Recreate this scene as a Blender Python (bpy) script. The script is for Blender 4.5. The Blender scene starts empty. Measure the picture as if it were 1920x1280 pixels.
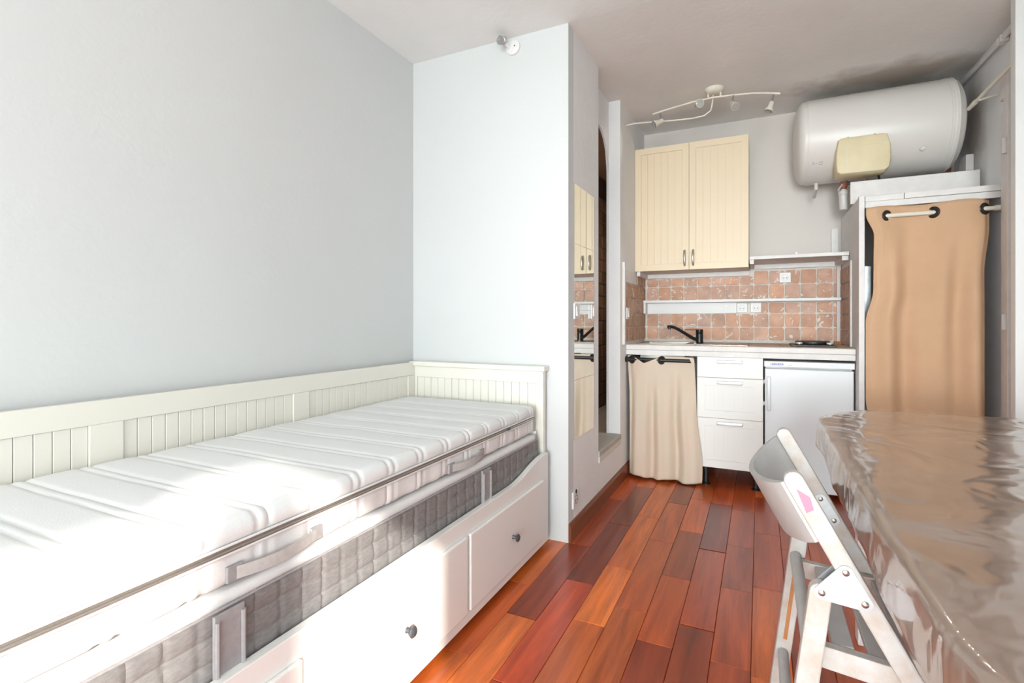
import bpy, bmesh, math, random
from mathutils import Vector, Matrix, noise
random.seed(7)
S = bpy.context.scene
COL = S.collection
PI = math.pi

# ------------------------------------------------------------------ camera
cam_d = bpy.data.cameras.new('camera')
cam_d.sensor_width = 36.0
cam_d.lens = 961.0 / 1920.0 * 36.0
cam_d.shift_y = -40.0 / 1920.0
cam_d.clip_start = 0.02
cam = bpy.data.objects.new('camera', cam_d)
cam.location = (0, 0, 1.10)
cam.rotation_euler = (PI / 2, 0, math.radians(25.773))
COL.objects.link(cam)
S.camera = cam

# ------------------------------------------------------------------ world, sun, daylight, added fill lights, exposure
SKY_STRENGTH = 2.0
SUN_STRENGTH = 5.0
YW = -4.4          # window wall behind the viewer
WTOP = 2.32
SUN_DIR = Vector((-0.70, 0.70, -0.42))   # low sun through the added side window
SWY0, SWY1, SWZ0, SWZ1 = -2.7, -0.614, 0.45, 2.30
DAYLIGHT_POWER = 125.0
KITCHEN_FILL_POWER = 9.5
SPOT_FILL_POWER = 9.0
SIDE_FILL_POWER = 32.0
world = bpy.data.worlds.new('world')
S.world = world
world.use_nodes = True
wn = world.node_tree
wn.nodes['Background'].inputs[0].default_value = (0.80, 0.90, 1.0, 1)
wn.nodes['Background'].inputs[1].default_value = SKY_STRENGTH
sun_d = bpy.data.lights.new('sun', 'SUN')
sun_d.energy = SUN_STRENGTH
sun_d.angle = math.radians(1.2)
sun_d.color = (1.0, 0.95, 0.87)
sun = bpy.data.objects.new('sun', sun_d)
sun.rotation_euler = SUN_DIR.to_track_quat('-Z', 'Y').to_euler()
sun.location = (2, -8, 6)
COL.objects.link(sun)


def area_light(name, w, h, loc, facing, power, spread=180):
    d = bpy.data.lights.new(name, 'AREA')
    d.shape = 'RECTANGLE'
    d.size = w
    d.size_y = h
    d.energy = power
    d.spread = math.radians(spread)
    d.color = (0.905, 0.985, 1.0)
    o = bpy.data.objects.new(name, d)
    o.location = loc
    o.rotation_euler = Vector(facing).to_track_quat('-Z', 'Y').to_euler()
    COL.objects.link(o)


area_light('daylight_unseen_windows', 2.63, 1.95, (-0.335, YW + 0.06, 1.335), (0, 1, 0.10), DAYLIGHT_POWER)  # area light standing in for invented, unseen windows behind the viewer
area_light('kitchen_fill', 1.0, 1.7, (0.55, YW + 0.05, 1.30), (-0.075, 1, -0.03), KITCHEN_FILL_POWER, 34)  # added narrow-spread fill aimed at the kitchen, no window of its own
area_light('side_fill', 2.0, 1.7, (1.05, -1.66, 1.36), (-1, 0, 0), SIDE_FILL_POWER)  # added fill from the right, brightens the left wall and bed
bl_d = bpy.data.lights.new('bathroom_fill', 'POINT')  # added point light without a fitting, lifts the dark bathroom tiles
bl_d.energy = 7
bl_d.shadow_soft_size = 0.08
bl_d.color = (1.0, 0.85, 0.68)
bl_o = bpy.data.objects.new('bathroom_fill', bl_d)
bl_o.location = (-0.97, 4.0, 1.5)
COL.objects.link(bl_o)
vs = S.view_settings
vs.view_transform = 'Standard'
vs.look = 'None'
vs.gamma = 1.0
vs.use_curve_mapping = False
vs.exposure = 0.2

# ------------------------------------------------------------------ materials


def mat(name, col, rough=0.5, metal=0.0, var=0.0, vscale=6.0, bump=0.0, bscale=40.0, spec=0.5, col2=None,
        coat=0.0, transmission=0.0, stretch=(1, 1, 1)):
    m = bpy.data.materials.new(name)
    m.use_nodes = True
    nt = m.node_tree
    b = nt.nodes['Principled BSDF']
    b.inputs['Base Color'].default_value = (*col, 1)
    b.inputs['Roughness'].default_value = rough
    b.inputs['Metallic'].default_value = metal
    b.inputs['Specular IOR Level'].default_value = spec
    b.inputs['Coat Weight'].default_value = coat
    b.inputs['Coat Roughness'].default_value = 0.08
    b.inputs['Transmission Weight'].default_value = transmission
    if var > 0 or bump > 0:
        tc = nt.nodes.new('ShaderNodeTexCoord')
        mp = nt.nodes.new('ShaderNodeMapping')
        mp.inputs['Scale'].default_value = stretch
        nt.links.new(tc.outputs['Object'], mp.inputs[0])
    if var > 0:
        n = nt.nodes.new('ShaderNodeTexNoise')
        n.inputs['Scale'].default_value = vscale
        n.inputs['Detail'].default_value = 6
        n.inputs['Roughness'].default_value = 0.6
        nt.links.new(mp.outputs[0], n.inputs['Vector'])
        r = nt.nodes.new('ShaderNodeValToRGB')
        c2 = col2 if col2 else tuple(max(0, c * (1 - var)) for c in col)
        r.color_ramp.elements[0].position = 0.32
        r.color_ramp.elements[0].color = (*c2, 1)
        r.color_ramp.elements[1].position = 0.62
        r.color_ramp.elements[1].color = (*col, 1)
        nt.links.new(n.outputs[0], r.inputs[0])
        nt.links.new(r.outputs[0], b.inputs['Base Color'])
    if bump > 0:
        n2 = nt.nodes.new('ShaderNodeTexNoise')
        n2.inputs['Scale'].default_value = bscale
        n2.inputs['Detail'].default_value = 4
        nt.links.new(mp.outputs[0], n2.inputs['Vector'])
        bp = nt.nodes.new('ShaderNodeBump')
        bp.inputs['Strength'].default_value = bump
        bp.inputs['Distance'].default_value = 0.01
        nt.links.new(n2.outputs[0], bp.inputs['Height'])
        nt.links.new(bp.outputs[0], b.inputs['Normal'])
    return m


def wood_floor_mat():
    m = bpy.data.materials.new('jatoba_planks')
    m.use_nodes = True
    nt = m.node_tree
    N = nt.nodes.new
    L = nt.links.new
    b = nt.nodes['Principled BSDF']
    oi = N('ShaderNodeObjectInfo')
    tc = N('ShaderNodeTexCoord')
    off = N('ShaderNodeVectorMath'); off.operation = 'MULTIPLY_ADD'
    off.inputs[1].default_value = (1, 1, 1)
    comb = N('ShaderNodeCombineXYZ')
    mul = N('ShaderNodeMath'); mul.operation = 'MULTIPLY'; mul.inputs[1].default_value = 37.0
    L(oi.outputs['Random'], mul.inputs[0])
    L(mul.outputs[0], comb.inputs[0]); L(mul.outputs[0], comb.inputs[1])
    L(tc.outputs['Object'], off.inputs[0]); L(comb.outputs[0], off.inputs[2])
    mp = N('ShaderNodeMapping'); mp.inputs['Scale'].default_value = (22, 1.6, 8)
    L(off.outputs[0], mp.inputs[0])
    n = N('ShaderNodeTexNoise'); n.inputs['Scale'].default_value = 1.0; n.inputs['Detail'].default_value = 7
    n.inputs['Roughness'].default_value = 0.65; n.inputs['Distortion'].default_value = 0.6
    L(mp.outputs[0], n.inputs['Vector'])
    r = N('ShaderNodeValToRGB')
    r.color_ramp.elements[0].position = 0.30; r.color_ramp.elements[0].color = (0.52, 0.45, 0.44, 1)
    r.color_ramp.elements[1].position = 0.68; r.color_ramp.elements[1].color = (1.12, 1.12, 1.08, 1)
    L(n.outputs[0], r.inputs[0])
    mx = N('ShaderNodeMix'); mx.data_type = 'RGBA'; mx.blend_type = 'MULTIPLY'; mx.inputs[0].default_value = 1.0
    L(oi.outputs['Color'], mx.inputs[6]); L(r.outputs[0], mx.inputs[7])
    # broad streaks
    mp2 = N('ShaderNodeMapping'); mp2.inputs['Scale'].default_value = (9, 0.9, 3)
    L(off.outputs[0], mp2.inputs[0])
    n2 = N('ShaderNodeTexNoise'); n2.inputs['Scale'].default_value = 1.0; n2.inputs['Detail'].default_value = 3
    L(mp2.outputs[0], n2.inputs['Vector'])
    r2 = N('ShaderNodeValToRGB')
    r2.color_ramp.elements[0].position = 0.35; r2.color_ramp.elements[0].color = (0.78, 0.70, 0.70, 1)
    r2.color_ramp.elements[1].position = 0.65; r2.color_ramp.elements[1].color = (1.1, 1.1, 1.05, 1)
    L(n2.outputs[0], r2.inputs[0])
    mx2 = N('ShaderNodeMix'); mx2.data_type = 'RGBA'; mx2.blend_type = 'MULTIPLY'; mx2.inputs[0].default_value = 1.0
    L(mx.outputs[2], mx2.inputs[6]); L(r2.outputs[0], mx2.inputs[7])
    # fine scratches of wear
    mp3 = N('ShaderNodeMapping'); mp3.inputs['Scale'].default_value = (60, 7, 8); mp3.inputs['Rotation'].default_value = (0, 0, 0.5)
    L(off.outputs[0], mp3.inputs[0])
    n3 = N('ShaderNodeTexNoise'); n3.inputs['Scale'].default_value = 1.0; n3.inputs['Detail'].default_value = 2
    L(mp3.outputs[0], n3.inputs['Vector'])
    r3 = N('ShaderNodeValToRGB')
    r3.color_ramp.elements[0].position = 0.72; r3.color_ramp.elements[0].color = (0, 0, 0, 1)
    r3.color_ramp.elements[1].position = 0.80; r3.color_ramp.elements[1].color = (0.25, 0.25, 0.25, 1)
    L(n3.outputs[0], r3.inputs[0])
    mx3 = N('ShaderNodeMix'); mx3.data_type = 'RGBA'
    L(r3.outputs[0], mx3.inputs[0]); L(mx2.outputs[2], mx3.inputs[6]); mx3.inputs[7].default_value = (0.55, 0.30, 0.2, 1)
    L(mx3.outputs[2], b.inputs['Base Color'])
    b.inputs['Roughness'].default_value = 0.30
    b.inputs['Specular IOR Level'].default_value = 0.5
    b.inputs['Coat Weight'].default_value = 0.22
    b.inputs['Coat Roughness'].default_value = 0.12
    return m


def tile_mat(name, scuff=(0.80, 0.76, 0.70), amount=0.62):
    m = bpy.data.materials.new(name)
    m.use_nodes = True
    nt = m.node_tree
    N = nt.nodes.new
    L = nt.links.new
    b = nt.nodes['Principled BSDF']
    oi = N('ShaderNodeObjectInfo')
    tc = N('ShaderNodeTexCoord')
    mul = N('ShaderNodeMath'); mul.operation = 'MULTIPLY'; mul.inputs[1].default_value = 53.0
    comb = N('ShaderNodeCombineXYZ')
    L(oi.outputs['Random'], mul.inputs[0])
    for i in range(3):
        L(mul.outputs[0], comb.inputs[i])
    add = N('ShaderNodeVectorMath'); add.operation = 'ADD'
    L(tc.outputs['Object'], add.inputs[0]); L(comb.outputs[0], add.inputs[1])
    n = N('ShaderNodeTexNoise'); n.inputs['Scale'].default_value = 26; n.inputs['Detail'].default_value = 5
    n.inputs['Distortion'].default_value = 1.2
    L(add.outputs[0], n.inputs['Vector'])
    r = N('ShaderNodeValToRGB')
    r.color_ramp.elements[0].position = amount; r.color_ramp.elements[0].color = (0, 0, 0, 1)
    r.color_ramp.elements[1].position = amount + 0.03; r.color_ramp.elements[1].color = (0.85, 0.85, 0.85, 1)
    L(n.outputs[0], r.inputs[0])
    n2 = N('ShaderNodeTexNoise'); n2.inputs['Scale'].default_value = 14; n2.inputs['Detail'].default_value = 5
    L(add.outputs[0], n2.inputs['Vector'])
    r2 = N('ShaderNodeValToRGB')
    r2.color_ramp.elements[0].position = 0.3; r2.color_ramp.elements[0].color = (0.80, 0.78, 0.78, 1)
    r2.color_ramp.elements[1].position = 0.7; r2.color_ramp.elements[1].color = (1.1, 1.1, 1.1, 1)
    L(n2.outputs[0], r2.inputs[0])
    mx = N('ShaderNodeMix'); mx.data_type = 'RGBA'; mx.blend_type = 'MULTIPLY'; mx.inputs[0].default_value = 1
    L(oi.outputs['Color'], mx.inputs[6]); L(r2.outputs[0], mx.inputs[7])
    mx2 = N('ShaderNodeMix'); mx2.data_type = 'RGBA'
    L(r.outputs[0], mx2.inputs[0]); L(mx.outputs[2], mx2.inputs[6]); mx2.inputs[7].default_value = (*scuff, 1)
    L(mx2.outputs[2], b.inputs['Base Color'])
    b.inputs['Roughness'].default_value = 0.55
    bp = N('ShaderNodeBump'); bp.inputs['Strength'].default_value = 0.25; bp.inputs['Distance'].default_value = 0.006
    L(n2.outputs[0], bp.inputs['Height']); L(bp.outputs[0], b.inputs['Normal'])
    return m


def stain_shade_plaster(name, col, stain, centre, size, rough=0.85, amount=0.8):
    """painted plaster with one damp stain of irregular outline, mixed with shade on the ceiling (world coordinates)"""
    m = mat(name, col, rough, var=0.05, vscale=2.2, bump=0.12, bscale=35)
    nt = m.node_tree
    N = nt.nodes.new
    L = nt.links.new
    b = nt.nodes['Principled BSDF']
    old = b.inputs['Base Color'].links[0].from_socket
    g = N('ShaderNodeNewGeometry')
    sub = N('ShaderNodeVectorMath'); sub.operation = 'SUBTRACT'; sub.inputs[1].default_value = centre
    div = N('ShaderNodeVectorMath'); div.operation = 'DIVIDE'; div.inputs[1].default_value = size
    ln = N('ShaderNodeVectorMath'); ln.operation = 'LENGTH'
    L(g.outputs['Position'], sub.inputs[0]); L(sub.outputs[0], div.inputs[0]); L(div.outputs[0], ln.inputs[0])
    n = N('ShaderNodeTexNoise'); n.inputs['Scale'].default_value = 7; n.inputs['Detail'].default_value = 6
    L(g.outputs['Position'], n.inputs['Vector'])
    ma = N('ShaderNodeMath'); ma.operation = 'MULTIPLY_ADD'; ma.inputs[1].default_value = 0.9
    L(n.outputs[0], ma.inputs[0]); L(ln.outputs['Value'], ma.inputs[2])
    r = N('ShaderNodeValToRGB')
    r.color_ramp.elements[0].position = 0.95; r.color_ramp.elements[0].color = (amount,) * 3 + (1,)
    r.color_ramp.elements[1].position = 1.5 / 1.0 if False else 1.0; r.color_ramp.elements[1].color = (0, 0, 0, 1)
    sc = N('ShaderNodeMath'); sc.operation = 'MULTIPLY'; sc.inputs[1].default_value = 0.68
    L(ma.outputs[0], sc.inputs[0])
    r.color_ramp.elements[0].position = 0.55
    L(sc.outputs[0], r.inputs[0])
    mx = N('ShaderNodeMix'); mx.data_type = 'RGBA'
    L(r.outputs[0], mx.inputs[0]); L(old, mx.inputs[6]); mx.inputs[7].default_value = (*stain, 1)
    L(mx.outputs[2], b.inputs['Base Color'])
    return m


M = {}
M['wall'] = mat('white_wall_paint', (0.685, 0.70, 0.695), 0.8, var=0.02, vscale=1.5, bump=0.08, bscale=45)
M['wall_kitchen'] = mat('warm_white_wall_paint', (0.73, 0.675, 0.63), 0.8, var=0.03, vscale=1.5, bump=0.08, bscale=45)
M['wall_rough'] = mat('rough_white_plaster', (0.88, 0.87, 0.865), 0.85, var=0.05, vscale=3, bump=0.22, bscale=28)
M['ceiling'] = stain_shade_plaster('ceiling_plaster', (0.92, 0.90, 0.88), (0.36, 0.29, 0.22), (0.72, 3.86, 2.60), (0.62, 0.26, 0.5), amount=0.75)  # dark patch above the heater: dirt and shade painted together
M['wall_right'] = stain_shade_plaster('right_wall_plaster', (0.87, 0.87, 0.875), (0.38, 0.31, 0.25), (1.14, 3.92, 2.22), (0.3, 0.22, 0.36), amount=0.75)
M['wood'] = wood_floor_mat()
M['bounce_floor'] = mat('pale_bounce_floor', (0.74, 0.72, 0.69), 0.5)  # made pale to bounce light, used out of view only
M['subfloor'] = mat('subfloor', (0.03, 0.012, 0.008), 0.8)
M['base_wood'] = mat('baseboard_wood', (0.24, 0.062, 0.022), 0.45, var=0.35, vscale=9, stretch=(1, 0.15, 1), coat=0.2)
M['white'] = mat('white_paint', (0.84, 0.83, 0.82), 0.5, var=0.03, vscale=8)
M['white_rough'] = mat('brushed_white_paint', (0.83, 0.80, 0.78), 0.6, var=0.08, vscale=14, bump=0.1, bscale=60)
M['bed'] = mat('cream_white_lacquer', (0.89, 0.88, 0.85), 0.35)
M['bed_back'] = mat('cream_lacquer', (0.83, 0.805, 0.72), 0.4)
M['knob'] = mat('dark_grey_knob', (0.10, 0.11, 0.12), 0.35, metal=0.3)
M['matt_white'] = mat('white_quilt_fabric', (0.82, 0.83, 0.825), 0.9, bump=0.1, bscale=300)
M['matt_side'] = mat('white_side_fabric', (0.82, 0.80, 0.79), 0.9, var=0.05, vscale=10, bump=0.12, bscale=260)
M['matt_grey'] = mat('grey_quilt_fabric', (0.27, 0.255, 0.25), 0.95, var=0.22, vscale=60, bump=0.25, bscale=400, stretch=(1, 1, 3))
M['grey_strap'] = mat('grey_strap', (0.38, 0.36, 0.36), 0.9, var=0.15, vscale=50)
M['pale_strap'] = mat('pale_grey_strap', (0.56, 0.54, 0.52), 0.9, var=0.15, vscale=50)
M['zipper'] = mat('brown_grey_zipper', (0.22, 0.19, 0.16), 0.6, var=0.2, vscale=90)
M['cab'] = mat('cream_cabinet', (0.84, 0.69, 0.49), 0.45, var=0.03, vscale=4)
M['cab_side'] = mat('cabinet_carcass', (0.80, 0.74, 0.66), 0.5)
M['metal'] = mat('brushed_steel', (0.55, 0.54, 0.52), 0.32, metal=1.0)
M['sink'] = mat('dull_sink_steel', (0.36, 0.33, 0.30), 0.38, metal=1.0)
M['galv'] = mat('galvanised_steel', (0.55, 0.58, 0.60), 0.45, metal=0.7, var=0.2, vscale=40)
M['alu'] = mat('pale_aluminium', (0.80, 0.80, 0.82), 0.35, metal=0.55)
M['black'] = mat('black_metal', (0.012, 0.012, 0.013), 0.35)
M['blackplate'] = mat('cast_iron_plate', (0.03, 0.026, 0.025), 0.45, metal=0.3)
M['tile'] = tile_mat('terracotta_tile')
M['tile_dark'] = tile_mat('brown_tile', scuff=(0.30, 0.24, 0.19), amount=0.66)
M['grout'] = mat('white_grout', (0.78, 0.74, 0.68), 0.9, var=0.1, vscale=40, bump=0.3, bscale=120)
M['stone'] = mat('beige_stone_tile', (0.62, 0.50, 0.40), 0.6, var=0.2, vscale=10)
M['sill'] = mat('grey_stone_sill', (0.50, 0.47, 0.42), 0.6, var=0.15, vscale=14)
M['curtain_sink'] = mat('beige_cotton', (0.72, 0.575, 0.46), 0.95, var=0.10, vscale=5, col2=(0.69, 0.60, 0.47), bump=0.15, bscale=350)
M['curtain'] = mat('tan_cotton', (0.66, 0.42, 0.26), 0.95, var=0.08, vscale=4, bump=0.15, bscale=350)
M['grommet'] = mat('dark_bronze_eyelet', (0.05, 0.035, 0.028), 0.35, metal=0.6)
M['drawer'] = mat('white_drawer_front', (0.88, 0.865, 0.83), 0.4)
M['fridge'] = mat('white_fridge_enamel', (0.80, 0.82, 0.84), 0.35)
M['blue_print'] = mat('blue_print', (0.05, 0.05, 0.42), 0.5)
M['grey_print'] = mat('grey_print', (0.35, 0.35, 0.36), 0.5)
M['heater'] = mat('white_heater_enamel', (0.77, 0.735, 0.695), 0.35)
M['yellowed'] = mat('yellowed_plastic', (0.80, 0.69, 0.45), 0.5, var=0.1, vscale=6)
M['pvc'] = mat('grey_white_pvc', (0.68, 0.65, 0.62), 0.5)
M['rust'] = mat('rusty_copper', (0.28, 0.09, 0.05), 0.6, var=0.4, vscale=30)
M['cream_pipe'] = mat('cream_painted_metal', (0.79, 0.75, 0.65), 0.45)
M['plastic'] = mat('white_plastic', (0.82, 0.81, 0.80), 0.4)
M['hole'] = mat('dark_hole', (0.02, 0.02, 0.02), 0.8)
M['mirror'] = mat('mirror_silver', (0.86, 0.88, 0.86), 0.015, metal=1.0)
M['glass'] = mat('clear_bulb_glass', (0.95, 0.95, 0.95), 0.03, transmission=0.85)
M['window_glass'] = mat('window_glass', (1, 1, 1), 0.0, transmission=1.0)
M['raw_wood'] = mat('raw_wood', (0.48, 0.20, 0.07), 0.7, var=0.2, vscale=30)
M['chair'] = mat('whitewashed_wood', (0.54, 0.525, 0.51), 0.55, var=0.16, vscale=26, col2=(0.48, 0.40, 0.335), bump=0.1, bscale=60)
M['chair_slat'] = mat('greyed_whitewash', (0.50, 0.485, 0.48), 0.5, var=0.12, vscale=18)
M['chair_back'] = mat('grey_white_plywood', (0.47, 0.465, 0.455), 0.4, var=0.12, vscale=12)
M['pink'] = mat('pink_sticker', (0.60, 0.20, 0.29), 0.6)
M['table_wood'] = mat('table_wood', (0.60, 0.50, 0.42), 0.6, var=0.2, vscale=12)
M['outside'] = mat('street_facade', (0.70, 0.66, 0.60), 0.9, var=0.1, vscale=1.0)


def cloth_mat():
    m = bpy.data.materials.new('brown_vinyl_cloth')
    m.use_nodes = True
    nt = m.node_tree
    N = nt.nodes.new
    L = nt.links.new
    b = nt.nodes['Principled BSDF']
    tc = N('ShaderNodeTexCoord')
    n = N('ShaderNodeTexNoise'); n.inputs['Scale'].default_value = 3.2; n.inputs['Detail'].default_value = 5
    n.inputs['Distortion'].default_value = 0.8
    L(tc.outputs['Object'], n.inputs['Vector'])
    r = N('ShaderNodeValToRGB')
    r.color_ramp.elements[0].position = 0.3; r.color_ramp.elements[0].color = (0.255, 0.175, 0.135, 1)
    r.color_ramp.elements[1].position = 0.7; r.color_ramp.elements[1].color = (0.31, 0.222, 0.178, 1)
    L(n.outputs[0], r.inputs[0]); L(r.outputs[0], b.inputs['Base Color'])
    b.inputs['Roughness'].default_value = 0.32
    b.inputs['Coat Weight'].default_value = 0.9
    b.inputs['Coat Roughness'].default_value = 0.07
    n2 = N('ShaderNodeTexNoise'); n2.inputs['Scale'].default_value = 3.8; n2.inputs['Detail'].default_value = 2
    n2.inputs['Distortion'].default_value = 1.4
    L(tc.outputs['Object'], n2.inputs['Vector'])
    bp = N('ShaderNodeBump'); bp.inputs['Strength'].default_value = 0.65; bp.inputs['Distance'].default_value = 0.02
    L(n2.outputs[0], bp.inputs['Height'])
    L(bp.outputs[0], b.inputs['Normal']); L(bp.outputs[0], b.inputs['Coat Normal'])
    return m


M['cloth'] = cloth_mat()

# ------------------------------------------------------------------ mesh helpers
W = {}


def box(bm, x0, x1, y0, y1, z0, z1):
    vs_ = [bm.verts.new(p) for p in ((x0, y0, z0), (x1, y0, z0), (x1, y1, z0), (x0, y1, z0),
                                     (x0, y0, z1), (x1, y0, z1), (x1, y1, z1), (x0, y1, z1))]
    for f in ((0, 3, 2, 1), (4, 5, 6, 7), (0, 1, 5, 4), (1, 2, 6, 5), (2, 3, 7, 6), (3, 0, 4, 7)):
        bm.faces.new([vs_[i] for i in f])


def B(*dims, bevel=0.0, seg=2):
    """new bmesh with one or several boxes"""
    bm = bmesh.new()
    for d in (dims if isinstance(dims[0], (tuple, list)) else [dims]):
        box(bm, *d)
    if bevel:
        bmesh.ops.bevel(bm, geom=bm.edges[:], offset=bevel, segments=seg, affect='EDGES', profile=0.5)
    return bm


def frame_from(d):
    d = d.normalized()
    a = Vector((0, 0, 1)) if abs(d.z) < 0.9 else Vector((1, 0, 0))
    u = d.cross(a).normalized()
    return u, d.cross(u).normalized()


def tube(bm, pts, r, n=12, cap=True):
    pts = [Vector(p) for p in pts]
    rs = r if isinstance(r, (list, tuple)) else [r] * len(pts)
    rings = []
    u = None
    for i, p in enumerate(pts):
        d = (pts[min(i + 1, len(pts) - 1)] - pts[max(i - 1, 0)])
        if u is None:
            u, v = frame_from(d)
        else:
            d.normalize()
            u = (u - d * u.dot(d)).normalized()
            v = d.cross(u)
        rings.append([bm.verts.new(p + (u * math.cos(2 * PI * k / n) + v * math.sin(2 * PI * k / n)) * rs[i]) for k in range(n)])
    for a, b in zip(rings, rings[1:]):
        for k in range(n):
            bm.faces.new((a[k], a[(k + 1) % n], b[(k + 1) % n], b[k]))
    if cap:
        bm.faces.new(rings[0][::-1])
        bm.faces.new(rings[-1])
    bmesh.ops.recalc_face_normals(bm, faces=bm.faces[:])
    return bm


def T(pts, r, n=12):
    return tube(bmesh.new(), pts, r, n)


def lathe(prof, origin, axis, n=32):
    """prof: list of (distance along axis, radius)"""
    bm = bmesh.new()
    axis = Vector(axis).normalized()
    u, v = frame_from(axis)
    o = Vector(origin)
    rings = []
    for t, r in prof:
        rings.append([bm.verts.new(o + axis * t + (u * math.cos(2 * PI * k / n) + v * math.sin(2 * PI * k / n)) * max(r, 1e-4)) for k in range(n)])
    for a, b in zip(rings, rings[1:]):
        for k in range(n):
            bm.faces.new((a[k], a[(k + 1) % n], b[(k + 1) % n], b[k]))
    bm.faces.new(rings[0][::-1])
    bm.faces.new(rings[-1])
    bmesh.ops.recalc_face_normals(bm, faces=bm.faces[:])
    return bm


def torus(c, normal, R, r, n=28, k=10):
    bm = bmesh.new()
    nrm = Vector(normal).normalized()
    u, v = frame_from(nrm)
    c = Vector(c)
    rings = []
    for i in range(n):
        a = 2 * PI * i / n
        d = u * math.cos(a) + v * math.sin(a)
        rings.append([bm.verts.new(c + d * (R + r * math.cos(2 * PI * j / k)) + nrm * r * 0.6 * math.sin(2 * PI * j / k)) for j in range(k)])
    for i in range(n):
        a, b = rings[i], rings[(i + 1) % n]
        for j in range(k):
            bm.faces.new((a[j], b[j], b[(j + 1) % k], a[(j + 1) % k]))
    bmesh.ops.recalc_face_normals(bm, faces=bm.faces[:])
    return bm


def prism(poly, axis, a, b, bevel=0.0):
    """poly in the two other axes, extruded along axis ('x','y','z') from a to b"""
    bm = bmesh.new()

    def mk(p, t):
        if axis == 'x':
            return (t, p[0], p[1])
        if axis == 'y':
            return (p[0], t, p[1])
        return (p[0], p[1], t)
    A = [bm.verts.new(mk(p, a)) for p in poly]
    Bv = [bm.verts.new(mk(p, b)) for p in poly]
    n = len(poly)
    fa = bm.faces.new(A)
    fb = bm.faces.new(Bv[::-1])
    for i in range(n):
        bm.faces.new((A[i], Bv[i], Bv[(i + 1) % n], A[(i + 1) % n]))
    bmesh.ops.recalc_face_normals(bm, faces=bm.faces[:])
    if bevel:
        es = [e for e in bm.edges if any(f in (fa, fb) for f in e.link_faces)]
        bmesh.ops.bevel(bm, geom=es, offset=bevel, segments=2, affect='EDGES', profile=0.5)
    return bm


def mesh_of(name, bm, m, smooth=False):
    me = bpy.data.meshes.new(name)
    bm.to_mesh(me)
    bm.free()
    me.materials.append(M[m] if isinstance(m, str) else m)
    if smooth:
        for p in me.polygons:
            p.use_smooth = True
        try:
            me.set_sharp_from_angle(angle=math.radians(40))
        except Exception:
            pass
    return me


def link(name, data, parent=None, loc=(0, 0, 0)):
    o = bpy.data.objects.new(name, data)
    COL.objects.link(o)
    o.parent = parent
    base = W[parent] if parent else Vector((0, 0, 0))
    o.location = Vector(loc) - base
    W[o] = Vector(loc)
    return o


def obj(name, bm, m, parent=None, smooth=False, label=None, cat=None, group=None, kind=None, sol=0):
    me = mesh_of(name, bm, m, smooth)
    xs = [v.co for v in me.vertices]
    lo = Vector((min(v.x for v in xs), min(v.y for v in xs), min(v.z for v in xs)))
    hi = Vector((max(v.x for v in xs), max(v.y for v in xs), max(v.z for v in xs)))
    c = (lo + hi) / 2
    if parent is None:
        c.z = lo.z
    me.transform(Matrix.Translation(-c))
    o = link(name, me, parent, c)
    if label: o['label'] = label
    if cat: o['category'] = cat
    if group: o['group'] = group
    if kind: o['kind'] = kind
    if sol:
        md = o.modifiers.new('thickness', 'SOLIDIFY'); md.thickness = sol; md.offset = 0
    return o


def struct(name, bm, m, smooth=False, label=None):
    return obj(name, bm, m, None, smooth, label=label, kind='structure')


def thing(name, label, cat, loc=(0, 0, 0), group=None, kind=None):
    o = link(name, None, None, loc)
    o.empty_display_size = 0.05
    if label: o['label'] = label
    if cat: o['category'] = cat
    if group: o['group'] = group
    if kind: o['kind'] = kind
    return o


def lerp(a, b, t):
    return a + (b - a) * t


def sstep(t):
    t = max(0, min(1, t))
    return t * t * (3 - 2 * t)


# ------------------------------------------------------------------ the setting
XL, XR, YB = -1.787, 1.14, 4.25
floor = struct('floor', B(XL - 0.1, XR + 0.1, YW - 0.1, YB + 0.1, -0.12, -0.014), 'subfloor', label='red-brown hardwood plank floor')
PW = 0.119
known = {-8: [1.95], -7: [1.055, 1.73, 2.405, 3.11, 3.72], -6: [0.715, 1.39, 2.065, 2.74, 3.415], -5: [1.13, 1.80, 2.26, 2.91, 3.58],
         -4: [1.28, 1.95, 2.617, 3.20, 3.87], -3: [1.28, 1.78, 2.28, 2.80, 3.33, 3.85], -2: [1.26, 1.937, 2.62, 3.30, 3.97],
         -1: [1.27, 1.774, 2.28, 2.725, 3.24, 3.75], 0: [1.16, 1.75, 2.34, 2.94, 3.53], 1: [1.02, 1.6, 2.19, 2.78, 3.38], 2: [1.3, 1.97, 2.5, 3.1]}
tones = [(0.40, 0.085, 0.028), (0.47, 0.125, 0.035), (0.30, 0.058, 0.024), (0.36, 0.072, 0.03), (0.21, 0.042, 0.022), (0.52, 0.15, 0.042), (0.43, 0.10, 0.03)]
special = {(-5, 1.80): (0.66, 0.20, 0.05), (-6, 2.065): (0.17, 0.034, 0.02), (-6, 2.74): (0.22, 0.05, 0.03), (-7, 1.73): (0.22, 0.042, 0.022), (-8, 1.95): (0.52, 0.15, 0.04),
           (-5, 2.26): (0.50, 0.135, 0.035), (-4, 1.95): (0.42, 0.10, 0.03), (-6, 1.39): (0.40, 0.065, 0.026), (-4, 2.617): (0.40, 0.095, 0.03),
           (-3, 2.28): (0.24, 0.05, 0.024), (-3, 1.78): (0.42, 0.09, 0.026), (-2, 1.937): (0.34, 0.064, 0.026), (-1, 1.774): (0.34, 0.07, 0.026),
           (-2, 1.26): (0.24, 0.042, 0.02), (-5, 2.91): (0.50, 0.14, 0.04), (-1, 2.28): (0.32, 0.07, 0.03), (-4, 1.28): (0.42, 0.11, 0.03), (-3, 1.28): (0.28, 0.045, 0.02)}
plank_mesh = {}
PLY = -0.9
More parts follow.
